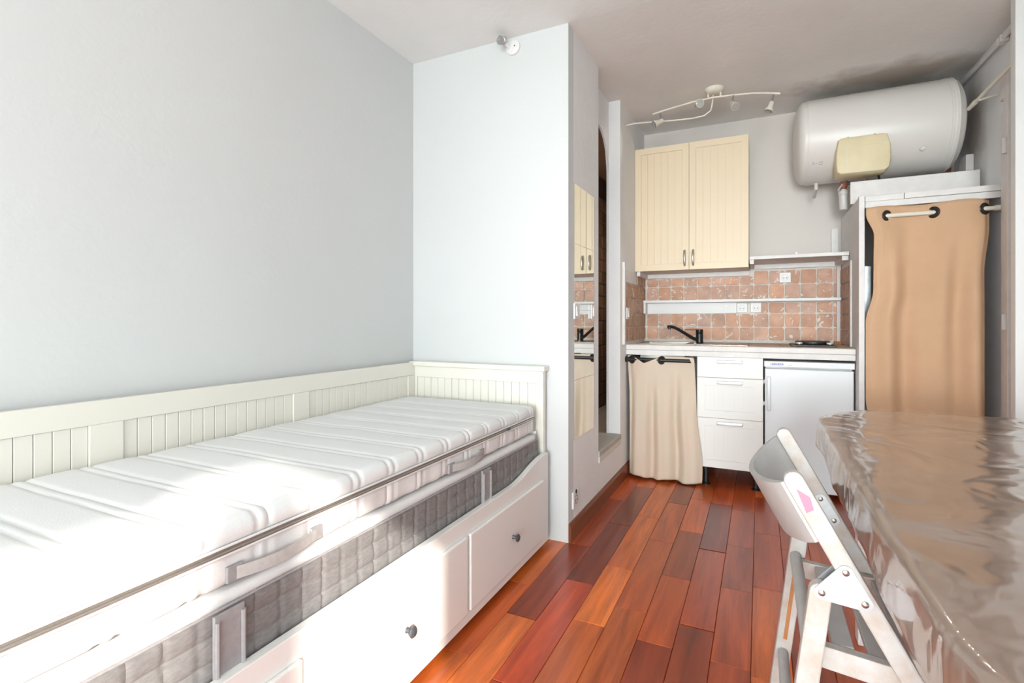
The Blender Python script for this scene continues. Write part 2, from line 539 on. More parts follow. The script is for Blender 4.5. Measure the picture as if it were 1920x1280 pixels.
for k in range(-15, 10):
    x0 = max(-0.0247 + PW * k, XL); x1 = min(-0.0247 + PW * (k + 1), XR)
    if x1 - x0 < 0.02:
        continue
    br = list(known.get(k, []))
    if not br:
        br = [0.9 + random.random() * 0.6]
    while br[0] > PLY:
        br.insert(0, br[0] - random.choice((0.5, 0.58, 0.67)))
    while br[-1] < YB:
        br.append(br[-1] + random.choice((0.5, 0.58, 0.67)))
    br[0] = PLY
    br[-1] = YB
    for a, b in zip(br, br[1:]):
        if b - a < 0.03:
            continue
        key = (round(x1 - x0, 3), round(b - a, 2))
        if key not in plank_mesh:
            w, l = (x1 - x0) / 2 - 0.0006, (b - a) / 2 - 0.0007
            bm = bmesh.new()
            e = 0.0016
            lowv = [bm.verts.new(p) for p in ((-w, -l, -0.014), (w, -l, -0.014), (w, l, -0.014), (-w, l, -0.014))]
            mid = [bm.verts.new(p) for p in ((-w, -l, -e), (w, -l, -e), (w, l, -e), (-w, l, -e))]
            top = [bm.verts.new(p) for p in ((-w + e, -l + e, 0), (w - e, -l + e, 0), (w - e, l - e, 0), (-w + e, l - e, 0))]
            bm.faces.new(top)
            for q in range(4):
                bm.faces.new((lowv[q], lowv[(q + 1) % 4], mid[(q + 1) % 4], mid[q]))
                bm.faces.new((mid[q], mid[(q + 1) % 4], top[(q + 1) % 4], top[q]))
            plank_mesh[key] = mesh_of('plank', bm, 'wood')
        o = link('plank', plank_mesh[key], floor, ((x0 + x1) / 2, (a + b) / 2, 0))
        c = special.get((k, a)) or random.choice(tones)
        f = random.uniform(0.9, 1.1) 
        o.color = (c[0] * f * 1.5, c[1] * f * 1.25, c[2] * f * 0.85, 1)

obj('floor_bounce_zone', B(XL, XR, YW, PLY - 0.001, -0.0139, 0.0), 'bounce_floor', floor)  # unseen stretch of floor, added pale to bounce light onto the ceiling
# ceiling: level over the bed, rising a little over the kitchen
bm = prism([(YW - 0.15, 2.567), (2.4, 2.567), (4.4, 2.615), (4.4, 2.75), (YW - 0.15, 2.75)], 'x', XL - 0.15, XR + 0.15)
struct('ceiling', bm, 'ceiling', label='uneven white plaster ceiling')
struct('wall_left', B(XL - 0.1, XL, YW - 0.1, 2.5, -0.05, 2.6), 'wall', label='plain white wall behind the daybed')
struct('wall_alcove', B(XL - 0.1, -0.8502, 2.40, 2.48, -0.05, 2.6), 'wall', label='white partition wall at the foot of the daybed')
# side wall with the raised doorway
DY0, DY1 = 2.925, 3.448
side = B((-0.93, -0.85, 2.4802, DY0, -0.05, 2.66), (-0.93, -0.85, DY0, DY1, -0.05, 0.295), (-0.93, -0.85, DY1, 4.35, -0.05, 2.66))
struct('wall_side', side, 'wall_rough', label='rough plaster side wall with a raised arched doorway')
# arched panel set back in the doorway
arc = [(DY0, 2.66), (DY0, 0.33), (DY0 + 0.04, 0.33), (DY0 + 0.04, 2.12)]
for i in range(17):
    t = i / 16
    y = lerp(DY0 + 0.04, DY1 - 0.012, t)
    arc.append((y, 2.12 + 0.24 * math.sqrt(max(0, 1 - (2 * t - 1) ** 2))))
arc += [(DY1 - 0.012, 0.33), (DY1, 0.33), (DY1, 2.66)]
struct('door_1', prism(arc, 'x', -0.942, -0.93), 'wall_rough', label='white arched door opening in the side wall')
sl = struct('trim_1', B(-1.30, -0.842, DY0, DY1 + 0.0, 0.297, 0.33, bevel=0.004), 'sill', label='grey stone sill of the raised doorway')
obj('mortar_edge', B(-0.8499, -0.844, DY0 + 0.002, DY1 - 0.002, 0.262, 0.297), 'grout', sl)
# bathroom behind the doorway
struct('floor_bathroom', B((-1.9, -1.3001, 2.49, 4.9, 0.22, 0.30), (-1.3, -0.931, DY1 + 0.001, 4.9, 0.22, 0.30), (-1.3, -0.944, 2.49, DY0 - 0.001, 0.22, 0.30)), 'sill', label='dark bathroom floor behind the doorway')
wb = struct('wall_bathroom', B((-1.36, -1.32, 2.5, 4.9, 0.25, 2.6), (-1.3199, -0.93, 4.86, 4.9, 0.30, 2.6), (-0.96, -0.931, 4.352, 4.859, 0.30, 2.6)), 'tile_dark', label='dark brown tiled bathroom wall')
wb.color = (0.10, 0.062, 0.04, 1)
tm = mesh_of('tile', B(-0.006, 0.006, -0.072, 0.072, -0.0535, 0.0535, bevel=0.004, seg=1), 'tile_dark')
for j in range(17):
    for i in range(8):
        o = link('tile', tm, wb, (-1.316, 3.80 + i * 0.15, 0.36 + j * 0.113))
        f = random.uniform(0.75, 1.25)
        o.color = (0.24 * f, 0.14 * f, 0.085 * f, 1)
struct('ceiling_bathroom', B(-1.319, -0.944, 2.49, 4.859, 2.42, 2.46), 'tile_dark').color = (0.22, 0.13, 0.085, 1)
wall_back = struct('wall_back', B(-0.93, XR + 0.1, YB, YB + 0.1, -0.05, 2.66), 'wall_kitchen', label='white kitchen end wall with terracotta tile splashback')
struct('wall_right', B((XR, XR + 0.1, 2.0, YB + 0.1, -0.05, 2.66), (1.084, XR + 0.1, SWY1, 2.0, -0.05, 2.66), (1.084, XR + 0.1, YW - 0.1, SWY0, -0.05, 2.66),
                         (1.084, XR + 0.1, SWY0, SWY1, -0.05, SWZ0), (1.084, XR + 0.1, SWY0, SWY1, SWZ1, 2.66)), 'wall_right', label='white right wall with a step near the table')
wrh = bpy.data.objects['wall_right']
obj('sun_blocker', prism([(-2.699, 2.066), (-1.63, 2.066), (-1.61, 2.15), (-1.36, 2.12), (-1.15, 1.97), (-1.06, 1.88), (-0.85, 1.72), (-0.615, 1.56), (-0.615, 2.299), (-2.699, 2.299)], 'x', 1.085, 1.11), 'wall_right', wrh)  # added unseen panel, outline shaped to cut the sun patch on the bed
struct('window_4', B((1.15, 1.20, SWY0, SWY0 + 0.05, SWZ0, SWZ1), (1.15, 1.20, SWY0, SWY1, SWZ0, SWZ0 + 0.05), (1.112, 1.16, -1.45, -1.25, SWZ0 + 0.05, 1.98)), 'white', label='added white side window frame with sun-shaping mullion, unseen')  # added unseen window; mullion placed to cast the shade on the mattress
# wooden baseboard along the side wall
bb = prism([(-0.85, 0.0), (-0.836, 0.0), (-0.836, 0.075), (-0.842, 0.09), (-0.85, 0.092)], 'y', 2.402, 3.72)
struct('baseboard_side', bb, 'base_wood', label='dark red wooden baseboard under the mirror wall')
# window wall behind the camera: its windows are invented
A_, B_ = -0.40, 0.32
wins = [(-1.65, A_ - 0.1), (A_, B_), (B_ + 0.08, 0.99)]
parts = [(XL - 0.1, XR + 0.1, YW - 0.12, YW, WTOP, 2.6), (XL - 0.1, -1.65, YW - 0.12, YW, -0.05, WTOP), (A_ - 0.1, A_, YW - 0.12, YW, -0.05, WTOP),
         (B_, B_ + 0.08, YW - 0.12, YW, -0.05, WTOP), (0.99, XR + 0.1, YW - 0.12, YW, -0.05, WTOP),
         (-1.65, A_ - 0.1, YW - 0.12, YW, -0.05, 0.4), (B_ + 0.08, 0.99, YW - 0.12, YW, -0.05, 0.4)]
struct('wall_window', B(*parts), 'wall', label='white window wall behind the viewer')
for i, (a, b) in enumerate(wins):
    z0 = 0.0 if i == 1 else 0.4
    fr_ = [(a, b, YW - 0.09, YW - 0.05, z0, z0 + 0.06)]
    fr_ += [(a, b, YW - 0.09, YW - 0.05, WTOP - 0.06, WTOP), (a, a + 0.05, YW - 0.09, YW - 0.05, z0 + 0.06, WTOP - 0.06), (b - 0.05, b, YW - 0.09, YW - 0.05, z0 + 0.06, WTOP - 0.06)]
    w_ = struct('window_%d' % (i + 1), B(*fr_), 'white', label='invented white window frame behind the viewer')
    obj('added_blind', B(a + 0.05, b - 0.05, YW - 0.085, YW - 0.08, z0 + 0.06, WTOP - 0.06), 'white', w_)  # unseen blind added to keep sun out of this opening

struct('trim_3', B(1.05, XR - 0.0005, 3.10, 3.15, 0.0, 2.58, bevel=0.003), 'white', label='white vertical door jamb at the right edge')
# right wall: door casing with hinges
tr = struct('trim_2', B((1.118, XR, 3.41, 3.47, 0.0, 2.16), (1.108, XR, 3.36, 3.41, 0.0, 2.22), (1.124, XR, 3.32, 3.36, 0.0, 2.2), bevel=0.004), 'white_rough', label='white moulded door casing on the right wall')
for z in (1.93, 1.05):
    obj('hinge', lathe([(0, 0.008), (0.002, 0.011), (0.078, 0.011), (0.08, 0.008)], (1.100, 3.37, z), (0, 0, 1), 12), 'white_rough', tr, True)
obj('transom_block', B(1.112, XR, 3.37, 3.47, 2.22, 2.34, bevel=0.005), 'white_rough', tr)

# ------------------------------------------------------------------ splashback tiles


def tile_set(parent, place, cols, rows, skip=None, mname='tile', base=(0.62, 0.33, 0.20)):
    """cols / rows: joint positions; place(u, v) -> location; shared rounded meshes per size"""
    cache = {}
    for a, b in zip(cols, cols[1:]):
        for c, d in zip(rows, rows[1:]):
            if skip and skip(a, b, c, d):
                continue
            w, h = b - a - 0.007, d - c - 0.007
            var = random.randrange(3)
            key = (round(w, 3), round(h, 3), var)
            if key not in cache:
                r = min(0.014, w * 0.25, h * 0.25) * (0.7 + 0.3 * var)
                poly = []
                rnd = random.Random(hash(key))
                for sx, sy, a0 in ((1, 1, 0), (-1, 1, PI / 2), (-1, -1, PI), (1, -1, 1.5 * PI)):
                    for q in range(4):
                        an = a0 + q / 3 * PI / 2
                        j = rnd.uniform(-0.0016, 0.0016)
                        poly.append((sx * (w / 2 - r) + (r + j) * math.cos(an), sy * (h / 2 - r) + (r + j) * math.sin(an)))
                cache[key] = place('mesh', poly)
            o = link('tile', cache[key], parent, place((a + b) / 2, (c + d) / 2))
            f = random.uniform(0.86, 1.12)
            g = random.uniform(0, 1)
            o.color = (lerp(base[0], 0.56, g * 0.5) * f, lerp(base[1], 0.39, g * 0.7) * f, lerp(base[2], 0.30, g * 0.8) * f, 1)


def place_back(u, v):
    if u == 'mesh':
        return mesh_of('tile', prism(v, 'y', -0.006, 0.006, bevel=0.0015), 'tile')
    return (u, YB - 0.012, v)


cols = [-0.826, -0.736, -0.636, -0.539, -0.438, -0.337, -0.236, -0.136, -0.038, 0.062, 0.165, 0.265, 0.367, 0.467, 0.492]
rowsL = [0.948, 1.048, 1.152]
rowsM = [1.256, 1.370, 1.430]
obj('grout', B(-0.85, 0.513, YB - 0.009, YB, 0.93, 1.475), 'grout', wall_back)
tile_set(wall_back, place_back, cols, [0.948, 1.047, 1.151])
tile_set(wall_back, place_back, cols[8:], [1.151, 1.232])
tile_set(wall_back, place_back, cols, [1.257, 1.364])
tile_set(wall_back, place_back, cols[:9], [1.364, 1.432])
tile_set(wall_back, place_back, cols[8:], [1.364, 1.468], skip=lambda a, b, c, d: False)
wall_side_o = bpy.data.objects['wall_side']


def place_side(u, v):
    if u == 'mesh':
        return mesh_of('tile', prism(v, 'x', -0.006, 0.006, bevel=0.0015), 'tile')
    return (-0.842, u, v)


obj('grout', B(-0.85, -0.845, 3.50, YB - 0.006, 0.93, 1.45), 'grout', wall_side_o)
sc = [3.535, 3.635, 3.735, 3.835, 3.935, 4.035, 4.135, 4.234]
tile_set(wall_side_o, place_side, sc, [0.948, 1.047, 1.151, 1.257, 1.36], base=(0.52, 0.30, 0.18))
tile_set(wall_side_o, place_side, sc[4:], [1.36, 1.45], base=(0.52, 0.30, 0.18))
obj('edge_batten', B(-0.85, -0.832, 3.505, 3.533, 0.93, 1.50, bevel=0.002), 'white_rough', wall_side_o)
obj('cap_block', B(-0.85, -0.838, 3.534, 3.90, 1.365, 1.45, bevel=0.002), 'white_rough', wall_side_o)

# ------------------------------------------------------------------ daybed
BY0, BY1 = 0.17, 2.335
bed = thing('daybed', 'cream wooden daybed with beadboard back and drawers under the mattresses', 'bed', (-1.35, 1.25, 0))
slat_cache = {}


def slats(parent, lo, hi, pitch, fixed, along, z0, z1, m):
    n = max(1, round((hi - lo) / pitch))
    p = (hi - lo) / n
    for i in range(n):
        key = (round(p, 4), along, z0, z1)
        if key not in slat_cache:
            w = p / 2 - 0.0007
            bmx = B((-0.005, 0.005, -w, w, z0 - (z0 + z1) / 2, z1 - (z0 + z1) / 2) if along == 'y' else (-w, w, -0.005, 0.005, z0 - (z0 + z1) / 2, z1 - (z0 + z1) / 2), bevel=0.0018, seg=1)
            slat_cache[key] = mesh_of('slat', bmx, m)
        c = lo + (i + 0.5) * p
        link('slat', slat_cache[key], parent, (fixed, c, (z0 + z1) / 2) if along == 'y' else (c, fixed, (z0 + z1) / 2))


# back
bk = obj('back_panel', B((-1.752, -1.730, BY0, 2.335, 0.797, 0.866), (-1.752, -1.730, BY0, 2.335, 0.10, 0.20), (-1.752, -1.730, 0.797, 0.885, 0.2, 0.797), (-1.752, -1.730, 1.512, 1.594, 0.2, 0.797),
                       (-1.752, -1.730, BY0, BY0 + 0.05, 0.2, 0.797), (-1.752, -1.730, 2.28, 2.335, 0.2, 0.797), bevel=0.002), 'bed_back', bed)
obj('back_board', B(-1.752, -1.747, BY0 + 0.05, 2.28, 0.2, 0.797), 'bed_back', bk)
for lo, hi in ((BY0 + 0.05, 0.797), (0.885, 1.512), (1.594, 2.28)):
    slats(bk, lo, hi, 0.041, -1.742, 'y', 0.2, 0.797, 'bed_back')
# end panels
for nm, y0, y1, fy, hh in (('end_panel', 2.337, 2.37, 2.347, 0.787), ('end_panel', BY0 - 0.035, BY0 - 0.002, BY0 - 0.012, 0.58)):
    ep = obj(nm, B((-1.755, -0.958, y0, y1, hh, hh + 0.059), (-1.755, -0.958, y0, y1, 0.05, 0.16), (-1.755, -1.715, y0, y1, 0.0, hh), (-1.0, -0.958, y0, y1, 0.0, hh), bevel=0.002), 'bed_back', bed)
    obj('inner_board', B(-1.715, -1.0, (y0 + y1) / 2, (y0 + y1) / 2 + 0.006, 0.16, hh), 'bed_back', ep)
    slats(ep, -1.715, -1.0, 0.0445, fy + 0.0, 'x', 0.16, hh, 'bed_back')
    obj('top_cap', B(-1.762, -0.947, y0 - 0.014, y1 + 0.014, hh + 0.0595, hh + 0.085, bevel=0.005), 'bed_back', ep)
# front with swept-up ends
top = []
for i in range(61):
    y = lerp(BY0, 2.332, i / 60)
    e = min(y - BY0, 2.332 - y)
    top.append((y, 0.402 + 0.052 * sstep((0.40 - e) / 0.36)))
DR = [(BY0 + 0.03, 0.829, 'l'), (0.857, 1.546, 'm'), (1.567, 2.25, 'r')]
fr = prism([(BY0, 0.028)] + top + [(2.332, 0.028)], 'x', -0.955, -0.930, bevel=0.002)
fb = obj('front_board', fr, 'bed', bed)
for a, b, _ in DR:
    d = obj('drawer', B(-0.9298, -0.917, a, b, 0.072, 0.343, bevel=0.004), 'bed', bed)
    y = (a + b) / 2
    obj('knob', lathe([(0, 0.009), (0.004, 0.007), (0.014, 0.006), (0.018, 0.014), (0.023, 0.0165), (0.028, 0.012), (0.0295, 0.002)], (-0.917, y, 0.205), (1, 0, 0), 24), 'knob', d, True)
obj('bed_base', B(-1.72, -0.9555, BY0 + 0.003, 2.33, 0.20, 0.235), 'bed', bed)
for x in (-1.70, -0.985):
    for y in (BY0 + 0.06, 1.55, 2.25):
        obj('foot', B(x - 0.02, x + 0.02, y - 0.02, y + 0.02, 0.0, 0.2), 'bed', bed)


def mattress(x0, x1, y0, y1, prof, dy=0.008, disp=None, end_r=0.03):
    """prof: closed list of (u, z, nx, nz): u in metres from x0..x1; swept along Y with rounded ends"""
    bm = bmesh.new()
    n = int((y1 - y0) / dy)
    rows = []
    cx = (x0 + x1) / 2
    cz = sum(p[1] for p in prof) / len(prof)
    for i in range(n + 1):
        y = lerp(y0, y1, i / n)
        e = min(y - y0, y1 - y)
        ins = 0.0
        if e < end_r:
            ins = end_r - math.sqrt(max(0, end_r ** 2 - (end_r - e) ** 2))
        row = []
        for j, (x, z, nx, nz) in enumerate(prof):
            d = disp(x, y, z, nx, nz) if disp else 0
            row.append(bm.verts.new((x + nx * (d - ins), y, z + nz * (d - ins * 0.8))))
        rows.append(row)
    m = len(prof)
    for a, b in zip(rows, rows[1:]):
        for j in range(m):
            bm.faces.new((a[j], a[(j + 1) % m], b[(j + 1) % m], b[j]))
    bm.faces.new(rows[0][::-1])
    bm.faces.new(rows[-1])
    bmesh.ops.recalc_face_normals(bm, faces=bm.faces[:])
    return bm


def rr_profile(x0, x1, z0, z1, r, flat=0.03):
    """rounded rectangle with normals, sampled"""
    pts = []
    cs = [(x1 - r, z0 + r, -PI / 2), (x1 - r, z1 - r, 0), (x0 + r, z1 - r, PI / 2), (x0 + r, z0 + r, PI)]
    for k, (cx, cz, a0) in enumerate(cs):
        for q in range(7):
            a = a0 + q / 6 * PI / 2
            pts.append((cx + r * math.cos(a), cz + r * math.sin(a), math.cos(a), math.sin(a)))
        nx_, nz_, na = cs[(k + 1) % 4]
        p0 = pts[-1]
        p1 = (nx_ + r * math.cos(na), nz_ + r * math.sin(na), math.cos(na), math.sin(na))
        L_ = math.hypot(p1[0] - p0[0], p1[1] - p0[1])
        nn = int(L_ / flat)
        for q in range(1, nn):
            t = q / nn
            pts.append((lerp(p0[0], p1[0], t), lerp(p0[1], p1[1], t), p0[2], p0[3]))
    return pts


def gs(d, w):
    return math.exp(-(d / w) ** 2)


def quilt_top(x, y, z, nx, nz):
    if nz < -0.3:
        return 0
    p = 0.145
    q = (y % p)
    d = -0.0035 * (gs(q - 0.03, 0.006) + gs(q - 0.06, 0.006))
    return d + 0.0025 * noise.noise((x * 5, y * 5, 0)) + 0.0015 * math.sin(PI * ((q - 0.06) % p) / p)


def quilt_white_side(x, y, z, nx, nz):
    p = 0.145
    q = (y % p)
    return -0.004 * (gs(q - 0.03, 0.006) + gs(q - 0.06, 0.006)) + 0.004 * noise.noise((x * 4, y * 16, z * 5))


def quilt_grey(x, y, z, nx, nz):
    p = 0.062
    q = ((y + p / 2) % p) - p / 2
    d = -0.0035 * gs(q, 0.005)
    for zz in (0.478, 0.432, 0.385, 0.338):
        d -= 0.004 * gs(z - zz, 0.005)
    return d + 0.003 * noise.noise((x * 3, y * 9, z * 30))


MY0, MY1 = 0.22, 2.318
# lower mattress
low = thing('mattress', 'thick lower mattress with quilted grey sides resting in the daybed', 'mattress', (-1.34, 1.27, 0.236))
obj('grey_border', mattress(-1.722, -0.962, MY0, MY1, rr_profile(-1.722, -0.962, 0.238, 0.530, 0.018, 0.008), 0.006, quilt_grey, 0.05), 'matt_grey', low, True)
obj('white_cover', mattress(-1.71, -0.972, MY0 + 0.01, MY1 - 0.01, rr_profile(-1.712, -0.968, 0.518, 0.551, 0.014, 0.04), 0.02, None, 0.05), 'matt_side', low, True)
obj('piping', T([(-0.960, MY0 + 0.06, 0.528)] + [(-0.960, lerp(MY0 + 0.06, MY1 - 0.05, i / 30), 0.528) for i in range(1, 31)], 0.0028, 8), 'grey_strap', low, True)
for y in (0.678, 1.75):
    st = obj('strap_handle', prism([(y - 0.033, 0.27), (y + 0.033, 0.27), (y + 0.033, 0.522), (y - 0.033, 0.522)], 'x', -0.9605, -0.953, bevel=0.002), 'grey_strap', low)
    for s in (-1, 1):
        obj('strap_edge', T([(-0.951, y + s * 0.028, z) for z in (0.27, 0.35, 0.43, 0.51)], 0.005, 8), 'grey_strap', st, True)
# upper mattress
upm = thing('mattress', 'white quilted topper mattress with zipper band lying on the grey mattress', 'mattress', (-1.34, 1.27, 0.552))
obj('lower_cover', mattress(-1.72, -0.975, MY0, MY1 - 0.02, rr_profile(-1.715, -0.978, 0.5555, 0.632, 0.022, 0.02), 0.008, quilt_white_side, 0.05), 'matt_side', upm, True)
obj('quilted_top', mattress(-1.72, -0.975, MY0, MY1 - 0.02, rr_profile(-1.718, -0.972, 0.630, 0.690, 0.028, 0.02), 0.006, quilt_top, 0.06), 'matt_white', upm, True)
zp = [(-0.977, lerp(MY0 + 0.05, MY1 - 0.07, i / 40), 0.632) for i in range(41)]
obj('zipper_band', prism([(MY0 + 0.04, 0.626), (MY1 - 0.06, 0.626), (MY1 - 0.06, 0.640), (MY0 + 0.04, 0.640)], 'x', -0.99, -0.9705), 'zipper', upm)
obj('zipper_piping', T([(-0.9715, p[1], 0.642) for p in zp], 0.003, 8), 'matt_side', upm, True)
obj('zipper_piping', T([(-0.9715, p[1], 0.6245) for p in zp], 0.003, 8), 'matt_side', upm, True)
obj('zipper_teeth', T([(-0.9702, p[1], 0.633) for p in zp], 0.0022, 6), 'metal', upm, True)
zs = obj('zipper_slider', B(-0.971, -0.964, 1.955, 1.985, 0.628, 0.640, bevel=0.002), 'knob', upm)
for y0, y1 in ((0.69, 0.93), (1.515, 1.755)):
    pts = []
    for i in range(13):
        t = i / 12
        pts.append((lerp(y0, y1, t), 0.581 + 0.012 * math.sin(PI * t) * -0.5, 0.004 + 0.016 * math.sin(PI * t)))
    bm = bmesh.new()
    prev = None
    for (y, z, o_) in pts:
        ring = [bm.verts.new((-0.977 + o_, y, z - 0.013)), bm.verts.new((-0.977 + o_, y, z + 0.013)), bm.verts.new((-0.981 + o_, y, z + 0.013)), bm.verts.new((-0.981 + o_, y, z - 0.013))]
        if prev:
            for k in range(4):
                bm.faces.new((prev[k], prev[(k + 1) % 4], ring[(k + 1) % 4], ring[k]))
        else:
            bm.faces.new(ring)
        prev = ring
    bm.faces.new(prev[::-1])
    bmesh.ops.recalc_face_normals(bm, faces=bm.faces[:])
    h = obj('strap_handle', bm, 'pale_strap', upm)
    for y in (y0 + 0.012, y1 - 0.012):
        obj('stitched_patch', B(-0.978, -0.970, y - 0.018, y + 0.018, 0.564, 0.598, bevel=0.002), 'grey_strap', h)

# ------------------------------------------------------------------ mirror, switches, sockets on the side wall
mir = thing('wall_mirror', 'tall narrow mirror of four square panes on the side wall', 'mirror', (-0.848, 2.647, 0.49))
for z0, z1 in ((1.492, 1.795), (1.152, 1.4905), (0.7945, 1.1505), (0.493, 0.793)):
    obj('mirror_pane', B(-0.8495, -0.8455, 2.477, 2.817, z0, z1), 'mirror', mir)


def light_switch(name, label, y, z, x=-0.8445, h=0.04, w=0.04, group=None):
    t = thing(name, label, 'switch', (x, y, z - h), group)
    obj('plate', B(x, x + 0.009, y - w, y + w, z - h, z + h, bevel=0.003), 'plastic', t)
    obj('rocker', prism([(z - h * 0.62, x + 0.0095), (z + h * 0.62, x + 0.0095), (z + h * 0.62, x + 0.013), (z - h * 0.62, x + 0.017)], 'y', y - w * 0.5, y + w * 0.5), 'plastic', t)
    # prism axis y gives (p0, t, p1): rebuild as x,z
    me = t.children[-1].data
    c = t.children[-1]
    vs2 = [(Vector(v.co) + Vector(W[c])) for v in me.vertices]
    nc = Vector((x + 0.0133, y, z))
    for v, p in zip(me.vertices, vs2):
        v.co = Vector((p.z, p.y, p.x)) - nc
    me.flip_normals()
    c.location = nc - W[t]
    W[c] = nc
    return t


light_switch('light_switch', 'white light switch on the mirror edge nearest the bed', 2.497, 1.145)
light_switch('light_switch', 'white light switch on the mirror edge nearest the doorway', 2.785, 1.147)
light_switch('light_switch', 'white light switch on the tiled edge beside the sink', 3.585, 1.147, x=-0.8355, w=0.035)


def socket(label, c, axis, s=0.037):
    """axis 'x' faces +X, 'y' faces -Y"""
    t = thing('wall_socket', label, 'socket', (c[0], c[1], c[2] - s))
    x, y, z = c
    if axis == 'y':
        obj('plate', B(x - s, x + s, y - 0.010, y, z - s, z + s, bevel=0.003), 'plastic', t)
        ring = obj('socket_ring', torus((x, y - 0.0105, z), (0, -1, 0), 0.021, 0.0025, 24, 6), 'plastic', t, True)
        for dx, dz in ((-0.009, -0.003), (0.009, -0.003)):
            obj('pin_hole', lathe([(0, 0.0035), (0.0012, 0.0035)], (x + dx, y - 0.0098, z + dz), (0, -1, 0), 10), 'hole', t)
        obj('earth_pin', lathe([(0, 0.0025), (0.008, 0.002)], (x, y - 0.0098, z + 0.011), (0, -1, 0), 10), 'metal', t)
    else:
        obj('plate', B(x, x + 0.010, y - s, y + s, z - s, z + s, bevel=0.003), 'plastic', t)
        obj('socket_ring', torus((x + 0.0105, y, z), (1, 0, 0), 0.021, 0.003, 24, 6), 'grey_strap', t, True)
        for dy, dz in ((-0.009, -0.003), (0.009, -0.003)):
            obj('pin_hole', lathe([(0, 0.0035), (0.0012, 0.0035)], (x + 0.0098, y + dy, z + dz), (1, 0, 0), 10), 'hole', t)
        obj('broken_corner', lathe([(0, 0.012), (0.0022, 0.011)], (x + 0.0088, y, z + s * 0.92), (1, 0, 0), 14), 'hole', t)
    return t


socket('white wall socket low on the side wall above the baseboard', (-0.85, 2.492, 0.19), 'x', 0.042)
socket('white wall socket on the tiles under the right wall shelf', (0.168, YB - 0.018, 1.410), 'y')
socket('white wall socket under the long thin shelf, nearer the sink', (-0.118, YB - 0.018, 1.193), 'y', 0.036)
socket('white wall socket under the long thin shelf, nearer the hotplate', (-0.024, YB - 0.018, 1.193), 'y', 0.036)

# ------------------------------------------------------------------ wall cabinet
cab = thing('wall_cabinet', 'cream two-door wall cabinet with grooved fronts above the sink', 'cabinet', (-0.457, 4.07, 1.468))
obj('carcass', B(-0.846, -0.068, 3.921, YB - 0.001, 1.468, 2.386), 'cab_side', cab)


def grooved_front(name, x0, x1, y0, y1, z0, z1, inset, n, m, parent, groove=0.0045):
    """a flat front at y0 (facing -Y) with a recessed panel of n boards"""
    px0, px1, pz0, pz1 = x0 + inset, x1 - inset, z0 + inset, z1 - inset
    f = obj(name, B((x0, x1, y0, y1, z0, pz0), (x0, x1, y0, y1, pz1, z1), (x0, px0, y0, y1, pz0, pz1), (px1, x1, y0, y1, pz0, pz1)), m, parent)
    obj('panel_back', B(px0, px1, y0 + 0.006, y1, pz0, pz1), m, f)
    p = (px1 - px0) / n
    me = mesh_of('board', B(-p / 2 + groove / 2, p / 2 - groove / 2, -0.0022, 0.0022, -(pz1 - pz0) / 2 + groove / 2, (pz1 - pz0) / 2 - groove / 2), m)
    for i in range(n):
        link('board', me, f, (px0 + (i + 0.5) * p, y0 + 0.0036, (pz0 + pz1) / 2))
    return f


for x0, x1, hx in ((-0.848, -0.4605, -0.489), (-0.4575, -0.068, -0.430)):
    d = grooved_front('door', x0, x1, 3.90, 3.92, 1.467, 2.386, 0.045, 6, 'cab', cab)
    hp = [(hx, 3.90, 1.497), (hx, 3.885, 1.500), (hx, 3.878, 1.515), (hx, 3.875, 1.552), (hx, 3.878, 1.589), (hx, 3.885, 1.604), (hx, 3.90, 1.607)]
    obj('handle', T(hp, [0.006, 0.007, 0.0085, 0.0085, 0.0085, 0.007, 0.006], 10), 'metal', d, True)
# battens under the cabinet
bt = thing('cabinet_batten', 'white wooden batten frame under the cream wall cabinet', 'batten', (-0.457, 4.1, 1.433))
obj('side_batten', B(-0.838, -0.812, 3.915, YB - 0.045, 1.433, 1.4665, bevel=0.002), 'white_rough', bt)
obj('rear_batten', B(-0.846, -0.068, YB - 0.043, YB - 0.019, 1.433, 1.4665, bevel=0.002), 'white_rough', bt)

# shelves
sh = thing('wall_shelf', 'short white painted shelf right of the cream wall cabinet', 'shelf', (0.23, 4.05, 1.465))
obj('shelf_board', B(-0.06, 0.512, 3.85, YB - 0.001, 1.512, 1.535, bevel=0.002), 'white_rough', sh)
obj('bracket', B(-0.06, -0.034, 3.86, YB - 0.03, 1.482, 1.5115, bevel=0.002), 'white_rough', sh)
obj('bracket', B(0.475, 0.512, 3.87, YB - 0.03, 1.482, 1.5115, bevel=0.002), 'white_rough', sh)
obj('rear_batten', B(-0.06, 0.512, YB - 0.028, YB - 0.001, 1.478, 1.5115, bevel=0.002), 'white_rough', sh)
ms = thing('long_shelf', 'long thin white shelf across the terracotta splashback', 'shelf', (-0.16, 4.18, 1.155))
obj('shelf_board', B(-0.832, 0.503, 4.125, YB - 0.02, 1.236, 1.256, bevel=0.002), 'white', ms)
obj('end_support', B(-0.832, -0.815, 4.13, YB - 0.035, 1.153, 1.2355, bevel=0.001), 'white', ms)
obj('backing_board', B(-0.832, -0.156, YB - 0.033, YB - 0.02, 1.152, 1.2355, bevel=0.001), 'white', ms)
obj('screw', lathe([(0, 0.004), (0.002, 0.003)], (-0.225, YB - 0.0332, 1.205), (0, -1, 0), 10), 'metal', ms)
cp = obj('corner_post', B(0.487, 0.512, YB - 0.04, YB - 0.019, 0.932, 1.477, bevel=0.002), 'white_rough', label='white vertical corner batten beside the splashback tiles', cat='batten')
